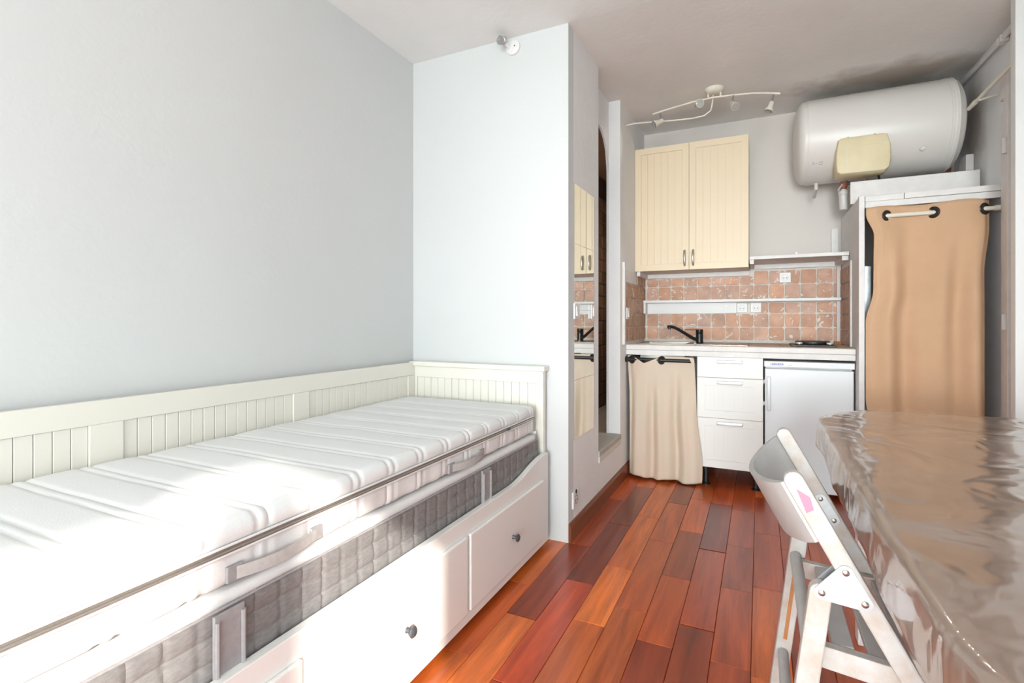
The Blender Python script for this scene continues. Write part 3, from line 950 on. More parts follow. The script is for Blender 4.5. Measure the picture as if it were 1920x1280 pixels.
# screws left in the wall above the shelf
for x, z, t_ in ((0.02, 1.575, 'left'), (0.24, 1.585, 'right')):
    obj('wall_screw', lathe([(0, 0.003), (0.016, 0.003), (0.017, 0.006), (0.020, 0.005)], (x, YB, z), (0, -1, 0), 10), 'metal',
        label='small screw in the wall above the short shelf, %s one' % ('nearer the cabinet' if t_ == 'left' else 'nearer the heater'), cat='screw', group='screws above the short shelf')

# ------------------------------------------------------------------ worktop, sink, tap, hotplate
SX0, SX1, SY0, SY1 = -0.80, -0.07, 3.70, 4.12
wt = thing('worktop', 'white-edged kitchen worktop with beige stone top', 'worktop', (-0.165, 3.93, 0.858))
HX0, HX1, HY0, HY1 = -0.775, -0.47, 3.735, 4.085
obj('slab', B((-0.849, HX0, 3.64, YB - 0.001, 0.862, 0.922), (HX1, 0.514, 3.64, YB - 0.001, 0.862, 0.922), (HX0, HX1, 3.64, HY0, 0.862, 0.922), (HX0, HX1, HY1, YB - 0.001, 0.862, 0.922)), 'white_rough', wt)
obj('front_edge', B(-0.849, 0.5135, 3.612, 3.6395, 0.895, 0.927, bevel=0.002), 'white_rough', wt)
obj('front_edge', B(-0.849, 0.5135, 3.615, 3.6395, 0.858, 0.8935, bevel=0.002), 'white_rough', wt)
nst = 9
for i in range(nst):
    a, b = lerp(-0.849, 0.513, i / nst), lerp(-0.849, 0.513, (i + 1) / nst)
    for c, d in ((3.641, 3.70), (4.12, YB - 0.02)):
        obj('stone_tile', B(a + 0.001, b - 0.001, c, d, 0.9222, 0.930, bevel=0.0015, seg=1), 'stone', wt)
for i in range(3):
    a, b = lerp(SX1, 0.513, i / 3), lerp(SX1, 0.513, (i + 1) / 3)
    obj('stone_tile', B(a + 0.001, b - 0.001, 3.7015, 4.1185, 0.9222, 0.930, bevel=0.0015, seg=1), 'stone', wt)
bm = bmesh.new()
box(bm, SX0, HX0, SY0, SY1, 0.9225, 0.933); box(bm, HX1, SX1 - 0.001, SY0, SY1, 0.9225, 0.933)
box(bm, HX0, HX1, SY0, HY0, 0.9225, 0.933); box(bm, HX0, HX1, HY1, SY1, 0.9225, 0.933)
sk = thing('sink', 'stainless steel sink set in the worktop', 'sink', (-0.435, 3.91, 0.78))
obj('rim', bm, 'sink', sk)
obj('basin', B((HX0 + 0.0005, HX0 + 0.003, HY0 + 0.0005, HY1 - 0.0005, 0.78, 0.933), (HX1 - 0.003, HX1 - 0.0005, HY0 + 0.0005, HY1 - 0.0005, 0.78, 0.933), (HX0 + 0.003, HX1 - 0.003, HY0 + 0.0005, HY0 + 0.003, 0.78, 0.933),
               (HX0 + 0.003, HX1 - 0.003, HY1 - 0.003, HY1 - 0.0005, 0.78, 0.933), (HX0 + 0.003, HX1 - 0.003, HY0 + 0.003, HY1 - 0.003, 0.78, 0.783)), 'sink', sk)
for i in range(5):
    obj('drain_ridge', T([(SX1 - 0.05 - i * 0.06, SY0 + 0.05, 0.9335), (SX1 - 0.05 - i * 0.06, SY1 - 0.06, 0.9335)], 0.0025, 8), 'sink', sk, True)
obj('overflow_plug', lathe([(0, 0.012), (0.005, 0.011), (0.008, 0.004)], (-0.415, 3.86, 0.933), (0, 0, 1), 16), 'alu', sk, True)
fa = thing('kitchen_tap', 'matt black mixer tap on the sink', 'tap', (-0.393, 3.95, 0.933))
obj('body', lathe([(0, 0.027), (0.004, 0.028), (0.006, 0.025), (0.065, 0.025), (0.066, 0.0235), (0.068, 0.025), (0.098, 0.025), (0.100, 0.023)], (-0.393, 3.95, 0.9335), (0, 0, 1), 28), 'black', fa, True)
obj('lever', B(-0.495, -0.375, 3.942, 3.958, 1.027, 1.0325, bevel=0.002), 'black', fa)
sp = [(-0.41, 3.94, 0.957), (-0.44, 3.92, 0.972), (-0.49, 3.88, 1.008), (-0.53, 3.85, 1.036), (-0.555, 3.83, 1.049), (-0.575, 3.815, 1.054), (-0.592, 3.80, 1.053)]
spo = obj('spout', T(sp, [0.012, 0.012, 0.0115, 0.011, 0.0105, 0.0105, 0.0105], 14), 'black', fa, True)
obj('aerator', lathe([(0, 0.011), (0.018, 0.011)], (-0.583, 3.807, 1.052), (0, 0, -1), 16), 'black', spo, True)
hb = thing('hotplate', 'small black electric hotplate with two knobs on the worktop', 'hotplate', (0.31, 3.86, 0.9305))
obj('base', B(0.185, 0.435, 3.75, 4.02, 0.931, 0.942, bevel=0.002), 'blackplate', hb)
obj('plate', lathe([(0, 0.080), (0.006, 0.082), (0.007, 0.10), (0.017, 0.10), (0.020, 0.094), (0.0205, 0.03), (0.018, 0.02)], (0.315, 3.90, 0.9425), (0, 0, 1), 40), 'blackplate', hb, True)
for x in (0.232, 0.40):
    obj('knob', lathe([(0, 0.019), (0.013, 0.0185), (0.016, 0.016)], (x, 3.785, 0.9425), (0, 0, 1), 24), 'alu', hb, True)
    obj('knob_ring', lathe([(0, 0.021), (0.006, 0.021)], (x, 3.785, 0.9423), (0, 0, 1), 24), 'black', hb, True)
wedge = obj('wooden_block', B(0.468, 0.510, YB - 0.085, YB - 0.045, 0.9305, 0.952, bevel=0.002), 'raw_wood', label='small orange wooden block in the corner behind the hotplate', cat='block')

# ------------------------------------------------------------------ drawer unit
du = thing('drawer_unit', 'white three-drawer kitchen base unit on black legs', 'cabinet', (-0.177, 3.9, 0))
obj('carcass', B(-0.374, 0.019, 3.652, 4.2, 0.128, 0.855), 'drawer', du)


def bar_handle(x, y, z, w, parent):
    obj('handle', B(x - w / 2, x + w / 2, y - 0.026, y - 0.014, z - 0.011, z + 0.011, bevel=0.004, seg=3), 'alu', parent, True)
    h = parent.children[-1]
    for s in (-1, 1):
        obj('handle_post', B(x + s * (w / 2 - 0.015) - 0.006, x + s * (w / 2 - 0.015) + 0.006, y - 0.016, y, z - 0.006, z + 0.006), 'alu', h)


# keep two levels below the thing: handle under drawer, its posts joined with it
def bar_handle(x, y, z, w, parent):
    bm = B(x - w / 2, x + w / 2, y - 0.026, y - 0.014, z - 0.011, z + 0.011, bevel=0.004, seg=3)
    for s in (-1, 1):
        box(bm, x + s * (w / 2 - 0.015) - 0.006, x + s * (w / 2 - 0.015) + 0.006, y - 0.016, y, z - 0.006, z + 0.006)
    obj('handle', bm, 'alu', parent, True)


d = obj('drawer', B(-0.376, 0.021, 3.63, 3.651, 0.722, 0.8565, bevel=0.002), 'drawer', du)
bar_handle(-0.175, 3.63, 0.828, 0.155, d)
for z0, z1 in ((0.455, 0.7195), (0.127, 0.4525)):
    d = grooved_front('drawer', -0.376, 0.021, 3.63, 3.651, z0, z1, 0.05, 5, 'drawer', du)
    bar_handle(-0.175, 3.63, z1 - 0.028, 0.155, d)
for x, y in ((-0.325, 3.68), (-0.02, 3.68), (-0.325, 4.14), (-0.02, 4.14)):
    obj('leg', lathe([(0, 0.028), (0.008, 0.028), (0.012, 0.016), (0.10, 0.016), (0.102, 0.024), (0.1275, 0.024)], (x, y, 0.0005), (0, 0, 1), 20), 'black', du, True)

# ------------------------------------------------------------------ fridge
FX0, FX1 = 0.030, 0.507
fg = thing('fridge', 'small white under-counter fridge', 'fridge', (0.27, 3.9, 0))
obj('body', B(FX0 + 0.004, FX1 - 0.004, 3.672, 4.19, 0.03, 0.803, bevel=0.004), 'fridge', fg)
obj('door', B(FX0, FX1, 3.630, 3.668, 0.042, 0.795, bevel=0.007, seg=3), 'fridge', fg)
tp = obj('top_panel', B(FX0 - 0.004, FX1 + 0.004, 3.625, 4.19, 0.804, 0.842, bevel=0.005, seg=3), 'fridge', fg)
hd = bpy.data.objects[fg.children[1].name]
bm = B(FX0 + 0.012, FX0 + 0.034, 3.600, 3.616, 0.53, 0.745, bevel=0.005, seg=3)
box(bm, FX0 + 0.014, FX0 + 0.03, 3.614, 3.631, 0.705, 0.74)
box(bm, FX0 + 0.014, FX0 + 0.03, 3.614, 3.631, 0.535, 0.57)
obj('handle', bm, 'fridge', hd, True)
for z in (0.70, 0.56):
    obj('hinge_clip', B(FX0 - 0.007, FX0 - 0.0005, 3.632, 3.650, z, z + 0.022), 'plastic', hd)
for x in (FX0 + 0.03, FX1 - 0.03):
    obj('foot', lathe([(0, 0.014), (0.01, 0.014), (0.012, 0.009), (0.031, 0.009)], (x, 3.70, 0.0005), (0, 0, 1), 16), 'plastic', fg, True)


def text_mesh(name, s, size, loc, rot, m, parent, depth=0.0004):
    cu = bpy.data.curves.new(name, 'FONT')
    cu.body = s
    cu.size = size
    cu.extrude = depth
    cu.offset = size * 0.02
    tmp = bpy.data.objects.new('tmp_text', cu)
    COL.objects.link(tmp)
    bpy.context.view_layer.update()
    dg = bpy.context.evaluated_depsgraph_get()
    me = bpy.data.meshes.new_from_object(tmp.evaluated_get(dg))
    bpy.data.objects.remove(tmp)
    me.transform(Matrix.Rotation(PI / 2, 4, 'X') @ Matrix.Identity(4) if rot is None else rot)
    me.materials.clear()
    me.materials.append(M[m])
    return link(name, me, parent, loc)


text_mesh('brand_lettering', 'LIEBHERR', 0.0175, (FX0 + 0.032, 3.6246, 0.817), None, 'blue_print', tp)
obj('printed_mark', B(FX0 + 0.128, FX0 + 0.152, 3.6244, 3.6249, 0.8155, 0.8175), 'grey_print', tp)

# ------------------------------------------------------------------ curtains


def curtain_mesh(x0, x1, ztop, zbot, yfun, nx=90, nz=60, edge=None, ztopf=None, zbotf=None):
    bm = bmesh.new()
    rows = []
    for j in range(nz + 1):
        t = j / nz
        row = []
        for i in range(nx + 1):
            s = i / nx
            a, b = (edge(t) if edge else (x0, x1))
            x = lerp(a, b, s)
            zt = ztopf(s) if ztopf else ztop
            zb = zbotf(s) if zbotf else zbot
            z = lerp(zt, zb, t)
            row.append(bm.verts.new((x, yfun(s, t), z)))
        rows.append(row)
    for a, b in zip(rows, rows[1:]):
        for i in range(nx):
            bm.faces.new((a[i], a[i + 1], b[i + 1], b[i]))
    bmesh.ops.recalc_face_normals(bm, faces=bm.faces[:])
    return bm


def weave(s, knots):
    """-1 in front of the rod, +1 behind it, changing at the eyelets"""
    sign = -1.0
    prev = 0.0
    ks = knots + [1.0 + (1 - knots[-1])]
    for i, k in enumerate(ks):
        if s <= k:
            mid = (prev + k) / 2
            half = (k - prev) / 2
            if i == 0:
                return sign * min(1, (k - s) / max(half, 1e-6)) if k > 0 else 0
            return sign * math.cos((s - mid) / half * PI / 2)
        prev = k
        sign = -sign
    return 0


# under-sink curtain
RY = 3.60
k1 = [0.08, 0.53, 1.0]


def y_sink(s, t):
    w = -weave(s, k1) * 0.022 * (1 - 0.6 * sstep(t * 2.2))
    f = 0.020 * math.sin(s * 19 + 0.8 + t * 0.9) * sstep(t * 1.8) + 0.008 * math.sin(s * 37 + t * 2) * sstep(t * 2)
    return RY + w + f - 0.016 * t


def top_sink(s):
    u = (s - 0.08) / 0.45
    dip = 0.050 * max(0, 1 - abs(u - 0.42) / (0.42 if u < 0.42 else 0.58)) if 0 < u < 1 else 0.0
    return 0.854 - dip - 0.004 * s


sc_t = thing('sink_curtain', 'beige cotton curtain with eyelets hanging under the worktop', 'curtain', (-0.6, RY, 0.01))
obj('fabric', curtain_mesh(0, 0, 0, 0, y_sink, edge=lambda t: (-0.838 + 0.012 * sstep(t * 3), -0.394 + 0.048 * sstep(t * 1.1) + 0.006 * math.sin(t * 9)), ztopf=top_sink,
                           zbotf=lambda s: 0.022 - 0.010 * s + 0.006 * math.sin(s * 14)), 'curtain_sink', sc_t, True, sol=0.0025)
for s, sg in ((0.08, 0.5), (0.53, -0.55)):
    nv = Vector((0.55 * (-1 if sg > 0 else 1), -1.0, 0)).normalized()
    cpt = Vector((lerp(-0.838, -0.394, s), RY, 0.826)) + nv * 0.003
    ey = obj('eyelet', torus(cpt, nv, 0.0235, 0.0062), 'grommet', sc_t, True)
    obj('eyelet_hole', lathe([(-0.004, 0.022), (0.002, 0.022)], cpt, nv, 24), 'hole', ey)
obj('folded_corner', prism([(-0.42, 0.845), (-0.402, 0.85), (-0.388, 0.835), (-0.386, 0.79), (-0.40, 0.805)], 'y', RY - 0.028, RY - 0.025), 'curtain_sink', sc_t)
rod = thing('curtain_rod', 'black curtain rod under the sink worktop', 'rod', (-0.615, RY, 0.812))
obj('tube', T([(-0.842, RY, 0.826), (-0.381, RY, 0.826)], 0.0125, 16), 'black', rod, True)
obj('end_cap', lathe([(0, 0.021), (0.008, 0.021), (0.012, 0.017), (0.025, 0.017)], (-0.849, RY, 0.826), (1, 0, 0), 20), 'black', rod, True)

# closet curtain
CY = 3.49
k2 = [0.175, 0.56, 0.95]


def y_clo(s, t):
    w = weave(s, k2) * 0.026 * (1 - 0.5 * sstep(t * 2.5))
    f = 0.019 * math.sin(s * 17 + 1.2 + t * 0.6) * sstep(t * 3) + 0.009 * math.sin(s * 27 - t * 2)*sstep(t*3)
    return CY + w + f


def edge_clo(t):
    z = lerp(1.735, 0.06, t)
    l = 0.540
    if z < 1.70:
        l += 0.038 * sstep((1.70 - z) / 0.12)
    if z < 1.28:
        l -= 0.036 * sstep((1.28 - z) / 0.2)
    if z < 0.66:
        l += 0.03 * sstep((0.66 - z) / 0.2)
    r = 1.087 - 0.022 * sstep((1.6 - z) / 0.25)
    return l, r


def top_clo(s):
    return 1.728 + 0.010 * math.sin(s * PI) - 0.02 * math.exp(-((s - 0.78) / 0.07) ** 2) * 0 + 0.006 * math.sin(s * 9)


cl_t = thing('closet_curtain', 'long tan cotton curtain with dark eyelets closing the closet', 'curtain', (0.82, CY, 0.05))
obj('fabric', curtain_mesh(0, 0, 0, 0, y_clo, 110, 90, edge=edge_clo, ztopf=top_clo, zbotf=lambda s: 0.06), 'curtain', cl_t, True, sol=0.0025)
for s, sg in ((0.175, 1), (0.56, -1), (0.95, 1)):
    nv = Vector((0.75 * sg, -1.0, 0)).normalized()
    cpt = Vector((lerp(0.545, 1.087, s), CY, 1.683)) + nv * 0.003
    ey = obj('eyelet', torus(cpt, nv, 0.025, 0.0068), 'grommet', cl_t, True)
    obj('eyelet_hole', lathe([(-0.004, 0.0235), (0.002, 0.0235)], cpt, nv, 24), 'hole', ey)
rod2 = thing('curtain_rod', 'cream rod carrying the tan closet curtain', 'rod', (0.84, CY, 1.67))
obj('tube', T([(0.56, CY, 1.683), (1.10, CY, 1.683)], 0.0115, 16), 'cream_pipe', rod2, True)
obj('end_socket', lathe([(0, 0.015), (0.035, 0.015), (0.037, 0.019), (0.04, 0.019)], (1.0995, CY, 1.683), (1, 0, 0), 18), 'cream_pipe', rod2, True)

# ------------------------------------------------------------------ closet frame
cf = thing('closet', 'white painted closet frame with side panel and header boards', 'closet', (0.83, 3.88, 0))
spn = obj('side_panel', B(0.516, 0.539, 3.545, YB - 0.001, 0.0, 1.805), 'white_rough', cf)
obj('front_post', B(0.514, 0.542, 3.515, 3.5445, 0.0, 1.812, bevel=0.002), 'white_rough', cf)
obj('header_board', B(0.543, XR - 0.002, 3.50, 3.525, 1.738, 1.772, bevel=0.002), 'white_rough', cf)
obj('header_board', B(0.543, 0.722, 3.505, 3.525, 1.7735, 1.806, bevel=0.002), 'white_rough', cf)
obj('header_board', B(0.7235, XR - 0.002, 3.495, 3.525, 1.7735, 1.806, bevel=0.002), 'white_rough', cf)
obj('top_shelf', B(0.5425, XR - 0.002, 3.5265, YB - 0.002, 1.785, 1.805), 'white_rough', cf)
obj('upright_board', B(0.503, 1.118, 3.74, 3.76, 1.8125, 1.948, bevel=0.002), 'white_rough', cf)
obj('corner_block', B(1.10, XR - 0.002, 3.90, 4.02, 1.8125, 2.08, bevel=0.003), 'white_rough', cf)
# tiles on the closet side panel


def place_right(u, v):
    if u == 'mesh':
        return mesh_of('tile', prism(v, 'x', -0.004, 0.004, bevel=0.0012), 'tile')
    return (0.5105, u, v)


tile_set(cf, place_right, [3.80, 3.885, 3.99, 4.095, 4.205], [0.934, 1.036, 1.138, 1.24, 1.342, 1.448], base=(0.55, 0.32, 0.20))
obj('tile_edge', B(0.505, 0.5155, 3.762, 3.795, 0.934, 1.470, bevel=0.002), 'white_rough', cf)
obj('metal_rail', B(0.555, 0.590, 3.63, 3.66, 0.30, 1.418), 'galv', label='galvanised metal rail standing inside the closet', cat='rail').location.z += 0
gr = bpy.data.objects['metal_rail']
for v in gr.data.vertices:
    if v.co.z < 0.1:
        v.co.z = -0.30
obj('conduit_box', B(0.455, 0.498, YB - 0.022, YB - 0.0005, 1.545, 1.745, bevel=0.002), 'white_rough', label='white conduit box on the wall beside the closet panel', cat='conduit box')

# ------------------------------------------------------------------ water heater
HC = (3.965, 2.282)
R = 0.272
wh = thing('water_heater', 'large white horizontal water heater hung under the ceiling', 'water heater', (0.65, HC[0], HC[1] - R))
prof = [(0.205, 0.02), (0.208, 0.12), (0.216, 0.19), (0.228, 0.235), (0.248, 0.262), (0.262, 0.266), (0.272, 0.266), (0.273, 0.2685), (0.279, 0.2685), (0.280, R - 0.001), (0.285, R),
        (0.985, R), (0.987, R + 0.003), (0.997, R + 0.003), (0.999, R), (1.012, R), (1.014, R + 0.003), (1.022, R + 0.003), (1.024, R - 0.002), (1.044, 0.258), (1.062, 0.225), (1.074, 0.17), (1.080, 0.10), (1.082, 0.02)]
obj('tank', lathe(prof, (0, HC[0], HC[1]), (1, 0, 0), 72), 'heater', wh, True)
cv = bmesh.new()
poly = [(0.425, 2.00), (0.445, 1.985), (0.665, 1.985), (0.69, 2.005), (0.698, 2.06), (0.695, 2.14), (0.68, 2.20), (0.66, 2.207), (0.45, 2.207), (0.432, 2.195), (0.420, 2.12), (0.419, 2.05)]
cvo = obj('control_cover', prism(poly, 'y', 3.672, 3.86, bevel=0.016), 'yellowed', wh, True)
obj('cover_seam', B((0.475, 0.69, 3.6705, 3.672, 2.146, 2.148), (0.475, 0.477, 3.6705, 3.672, 2.0, 2.146)), 'cream_pipe', cvo)
for x in (0.486, 0.62):
    obj('cover_screw', lathe([(0, 0.005), (0.006, 0.005), (0.008, 0.003)], (x, 3.70, 2.2075), (0, 0, 1), 10), 'metal', cvo, True)
obj('badge', lathe([(0, 0.016), (0.004, 0.015), (0.006, 0.009)], (0.862, 3.7475, 2.105), (0, -0.77, -0.63), 20), 'heater', wh, True)
for i, (a, b, zz) in enumerate(((0.300, 0.318, 2.093), (0.322, 0.330, 2.093), (0.338, 0.362, 2.098), (0.338, 0.362, 2.088), (0.302, 0.312, 2.100))):
    zc = zz - HC[1]
    yy = HC[0] - math.sqrt(R * R - zc * zc)
    obj('printed_mark', B(a, b, yy - 0.0012, yy + 0.003, zz - 0.0015, zz + 0.0015), 'grey_print', wh)
for z, w_ in ((2.34, 0.012), (2.235, 0.010), (2.205, 0.008), (2.36, 0.008)):
    obj('printed_mark', B(0.2145, 0.2215, 3.80, 3.80 + w_ * 2, z, z + 0.012), 'grey_print', wh)
# mounts to wall
for x in (0.40, 0.90):
    obj('wall_bracket', B(x - 0.02, x + 0.02, 4.10, YB - 0.001, 2.20, 2.50), 'heater', wh)
for x in (0.488, 0.60):
    obj('pipe_collar', lathe([(0, 0.045), (0.006, 0.045), (0.008, 0.02), (0.035, 0.02)], (x, 3.89, 2.021), (0, 0.0, -1), 20), 'galv', wh, True)
obj('rusty_nipple', T([(0.60, 3.89, 1.99), (0.60, 3.89, 1.952)], 0.013, 12), 'rust', wh, True)
obj('black_cable', T([(0.655, 3.80, 1.99), (0.658, 3.79, 1.965), (0.662, 3.80, 1.952)], 0.006, 10), 'black', wh, True)
sv = thing('safety_valve', 'white drain siphon and rusty valve below the water heater', 'valve', (0.488, 3.89, 1.80))
obj('red_valve', lathe([(0, 0.013), (0.01, 0.02), (0.03, 0.022), (0.045, 0.016), (0.05, 0.010)], (0.486, 3.89, 1.94), (0, 0, 1), 18), 'rust', sv, True)
obj('siphon_cup', lathe([(0, 0.012), (0.006, 0.023), (0.10, 0.0265), (0.102, 0.029), (0.125, 0.029), (0.13, 0.015), (0.14, 0.012)], (0.486, 3.89, 1.802), (0, 0, 1), 24), 'pvc', sv, True)
obj('lever', T([(0.478, 3.875, 1.97), (0.462, 3.865, 1.945), (0.452, 3.862, 1.93)], 0.006, 8), 'alu', sv, True)
obj('black_pipe', T([(0.480, 3.90, 1.985), (0.52, 3.90, 1.978), (0.60, 3.905, 1.968)], 0.010, 10), 'black', sv, True)
obj('overflow_stub', T([(0.335, 3.90, 1.998), (0.335, 3.90, 1.965), (0.335, 4.05, 1.94)], 0.011, 12), 'pvc', label='short white pipe stub under the heater near the cabinet', cat='pipe', smooth=True)
obj('rusty_pipe', T([(1.08, 4.13, 1.806), (1.08, 4.13, 2.05), (1.10, 4.16, 2.14)], 0.012, 12), 'rust', label='rusty pipe rising behind the right end of the water heater', cat='pipe', smooth=True)

# ------------------------------------------------------------------ pipes and old rod on the right wall
cn = thing('ceiling_conduit', 'white conduit pipe along the top of the right wall', 'pipe', (1.1, 3.6, 2.5))
obj('pipe', T([(1.118, 3.22, 2.535), (1.118, 3.5, 2.535), (1.118, 4.0, 2.548), (1.118, 4.2, 2.552)], 0.011, 12), 'white_rough', cn, True)
for y in (3.44, 3.475):
    obj('clip', B(1.103, XR - 0.0005, y - 0.012, y + 0.012, 2.518, 2.553, bevel=0.003), 'white_rough', cn)
ro = thing('wall_rod', 'cream painted rod held by a bracket high on the right wall', 'rod', (1.06, 3.4, 2.26))
obj('rod', T([(1.06, 3.155, 2.29), (1.06, 3.66, 2.288)], 0.010, 12), 'cream_pipe', ro, True)
obj('rod_tip', T([(1.06, 3.60, 2.288), (1.06, 3.61, 2.288), (1.06, 3.715, 2.287)], [0.010, 0.0135, 0.011], 12), 'cream_pipe', ro, True)
obj('bracket_arm', T([(1.06, 3.56, 2.278), (1.10, 3.52, 2.276), (1.135, 3.49, 2.276)], 0.006, 10), 'cream_pipe', ro, True)
obj('wall_flange', lathe([(0, 0.022), (0.006, 0.021), (0.008, 0.012), (0.012, 0.012)], (XR - 0.0005, 3.487, 2.276), (-1, 0, 0), 20), 'white_rough', ro, True)

# ------------------------------------------------------------------ spotlights
tl = thing('track_light', 'white curved four-spot ceiling light in front of the wall cabinet', 'ceiling light', (-0.26, 3.55, 2.4))
obj('canopy', lathe([(0, 0.058), (0.010, 0.058), (0.022, 0.050), (0.030, 0.040), (0.031, 0.01)], (-0.262, 3.55, 2.5945), (0, 0, -1), 32), 'cream_pipe', tl, True)
bar = [(-0.645, 3.50, 2.478), (-0.58, 3.525, 2.499), (-0.5, 3.545, 2.518), (-0.391, 3.555, 2.535), (-0.267, 3.555, 2.541), (-0.15, 3.55, 2.532), (-0.042, 3.54, 2.519), (0.04, 3.535, 2.502), (0.115, 3.53, 2.483)]
obj('bar', T(bar, 0.006, 10), 'cream_pipe', tl, True)
for x in (-0.30, -0.225):
    obj('bar_post', T([(x, 3.553, 2.541), (x, 3.551, 2.57)], 0.006, 8), 'cream_pipe', tl, True)
for (tx, tz), (px, pz), dirv, en in (((-0.600, 2.490), (-0.590, 2.440), (-0.75, -0.45, -0.45), 0.05), ((-0.366, 2.532), (-0.372, 2.506), (0.45, -0.85, -0.22), 0.12),
                                 ((-0.150, 2.528), (-0.158, 2.478), (0.35, -0.62, -0.62), 1.3), ((0.078, 2.488), (0.068, 2.440), (-0.30, -0.18, -0.9), 1.6)):
    a = obj('spot_arm', T([(tx, 3.545, tz), (px, 3.54, pz)], 0.006, 8), 'metal', tl, True)
    dv = Vector(dirv).normalized()
    o3 = Vector((px, 3.54, pz)) - dv * 0.005
    sp_ = obj('spot_head', lathe([(0, 0.012), (0.004, 0.015), (0.036, 0.016), (0.040, 0.019), (0.062, 0.027), (0.066, 0.0275)], o3, dv, 24), 'cream_pipe', tl, True)
    ld = bpy.data.lights.new('spot_fill', 'SPOT')  # kitchen fill light added at the heads of the unlit spots
    ld.energy = SPOT_FILL_POWER * en
    ld.spot_size = math.radians(80)
    ld.spot_blend = 1.0
    ld.shadow_soft_size = 0.02
    ld.color = (1.0, 0.94, 0.86)
    lo_ = bpy.data.objects.new('spot_fill', ld)
    COL.objects.link(lo_)
    lo_.location = o3 + dv * 0.078
    lo_.rotation_euler = dv.to_track_quat('-Z', 'Y').to_euler()
    obj('lens', lathe([(0, 0.0255), (0.0015, 0.024), (0.004, 0.012), (0.005, 0.002)], o3 + dv * 0.0662, dv, 24), 'glass', sp_, True)
obj('supply_cable', T([(-0.845, 3.60, 2.47), (-0.786, 3.60, 2.474), (-0.647, 3.60, 2.464), (-0.534, 3.60, 2.452), (-0.397, 3.60, 2.444), (-0.33, 3.60, 2.449), (-0.287, 3.595, 2.475), (-0.274, 3.585, 2.534), (-0.27, 3.57, 2.58)], 0.005, 8), 'cream_pipe', tl, True)
bl = thing('bulb_holder', 'white wall spot with bare clear bulb at the top of the partition wall', 'wall light', (-1.145, 2.37, 2.46))
obj('wall_plate', lathe([(0, 0.040), (0.012, 0.039), (0.018, 0.030), (0.019, 0.01)], (-1.150, 2.3995, 2.512), (0, -1, 0), 32), 'plastic', bl, True)
obj('plate_screw', lathe([(0, 0.004), (0.002, 0.003)], (-1.135, 2.3800, 2.512), (0, -1, 0), 10), 'rust', bl)
obj('arm', T([(-1.165, 2.385, 2.513), (-1.180, 2.36, 2.525), (-1.185, 2.345, 2.535)], 0.011, 12), 'plastic', bl, True)
dv = Vector((0.12, -0.9, -0.42)).normalized()
o3 = Vector((-1.185, 2.352, 2.535))
obj('socket', lathe([(0, 0.018), (0.005, 0.020), (0.03, 0.020), (0.032, 0.017)], o3 - dv * 0.004, dv, 20), 'metal', bl, True)
obj('bulb', lathe([(0, 0.013), (0.008, 0.017), (0.02, 0.0215), (0.03, 0.0215), (0.04, 0.017), (0.046, 0.008), (0.0475, 0.001)], o3 + dv * 0.0285, dv, 24), 'glass', bl, True)

# ------------------------------------------------------------------ table with vinyl cloth
TZ = 0.752
outline = []


def arc_pts(c, r, a0, a1, n):
    return [(c[0] + r * math.cos(lerp(a0, a1, i / n)), c[1] + r * math.sin(lerp(a0, a1, i / n))) for i in range(n + 1)]


TX0, TX1, TY0, TY1 = 0.188, 1.012, 0.42, 2.435
corner_far = [(TX0, 2.08), (0.19, 2.15), (0.225, 2.225), (0.28, 2.31), (0.34, 2.375), (0.40, 2.412), (0.48, 2.43)]
base_poly = [(TX0, TY0 + 0.30), (TX0, 1.0), (TX0, 1.6)] + corner_far + [(0.62, TY1), (0.80, TY1)] + [(0.90, 2.42), (0.97, 2.36), (TX1, 2.25)] + \
    [(TX1, 1.6), (TX1, 0.9), (TX1, TY0 + 0.15), (0.95, TY0 + 0.05), (0.86, TY0), (0.6, TY0), (0.38, TY0 + 0.01), (0.28, TY0 + 0.07), (0.21, TY0 + 0.18)]


def resample(poly, step):
    out = []
    n = len(poly)
    for i in range(n):
        a, b = Vector(poly[i]), Vector(poly[(i + 1) % n])
        k = max(1, int((b - a).length / step))
        for q in range(k):
            out.append(a.lerp(b, q / k))
    for _ in range(4):
        out = [(out[i - 1] + out[i] * 2 + out[(i + 1) % len(out)]) / 4 for i in range(len(out))]
    return out


ol = resample(base_poly, 0.018)
cen = Vector(((TX0 + TX1) / 2, (TY0 + TY1) / 2))
tb = thing('dining_table', 'table under the brown vinyl cloth', 'table', (cen.x, cen.y, 0))
inner = [p + (cen - p).normalized() * 0.012 for p in ol]
obj('tabletop', prism([(p.x, p.y) for p in inner], 'z', 0.722, 0.7475), 'table_wood', tb)
for x, y in ((0.30, 0.62), (0.92, 0.62), (0.33, 2.10), (0.92, 2.10)):
    obj('leg', B(x - 0.03, x + 0.03, y - 0.03, y + 0.03, 0.0, 0.7215, bevel=0.004), 'white_rough', tb)
obj('apron', B((0.30, 0.92, 0.60, 0.62, 0.63, 0.7215), (0.33, 0.92, 2.10, 2.12, 0.63, 0.7215), (0.29, 0.31, 0.66, 2.06, 0.63, 0.7215), (0.91, 0.93, 0.66, 2.06, 0.63, 0.7215)), 'table_wood', tb)
bm = bmesh.new()
n = len(ol)
rings = []
NR = 26
for k in range(1, NR + 1):
    f = (k / NR)
    ring = []
    for i, p in enumerate(ol):
        q = cen.lerp(p, f)
        wz = 0.0016 * noise.noise((q.x * 7, q.y * 3.5, 3.1)) + 0.001 * noise.noise((q.x * 18, q.y * 9, 1.7))
        edge = sstep((f - 0.80) / 0.2)
        wz += edge * 0.0022 * noise.noise((q.x * 24, q.y * 24, 9.0))
        ring.append(bm.verts.new((q.x, q.y, TZ + wz - (0.003 if k == NR else 0))))
    rings.append(ring)
cvx = bm.verts.new((cen.x, cen.y, TZ))
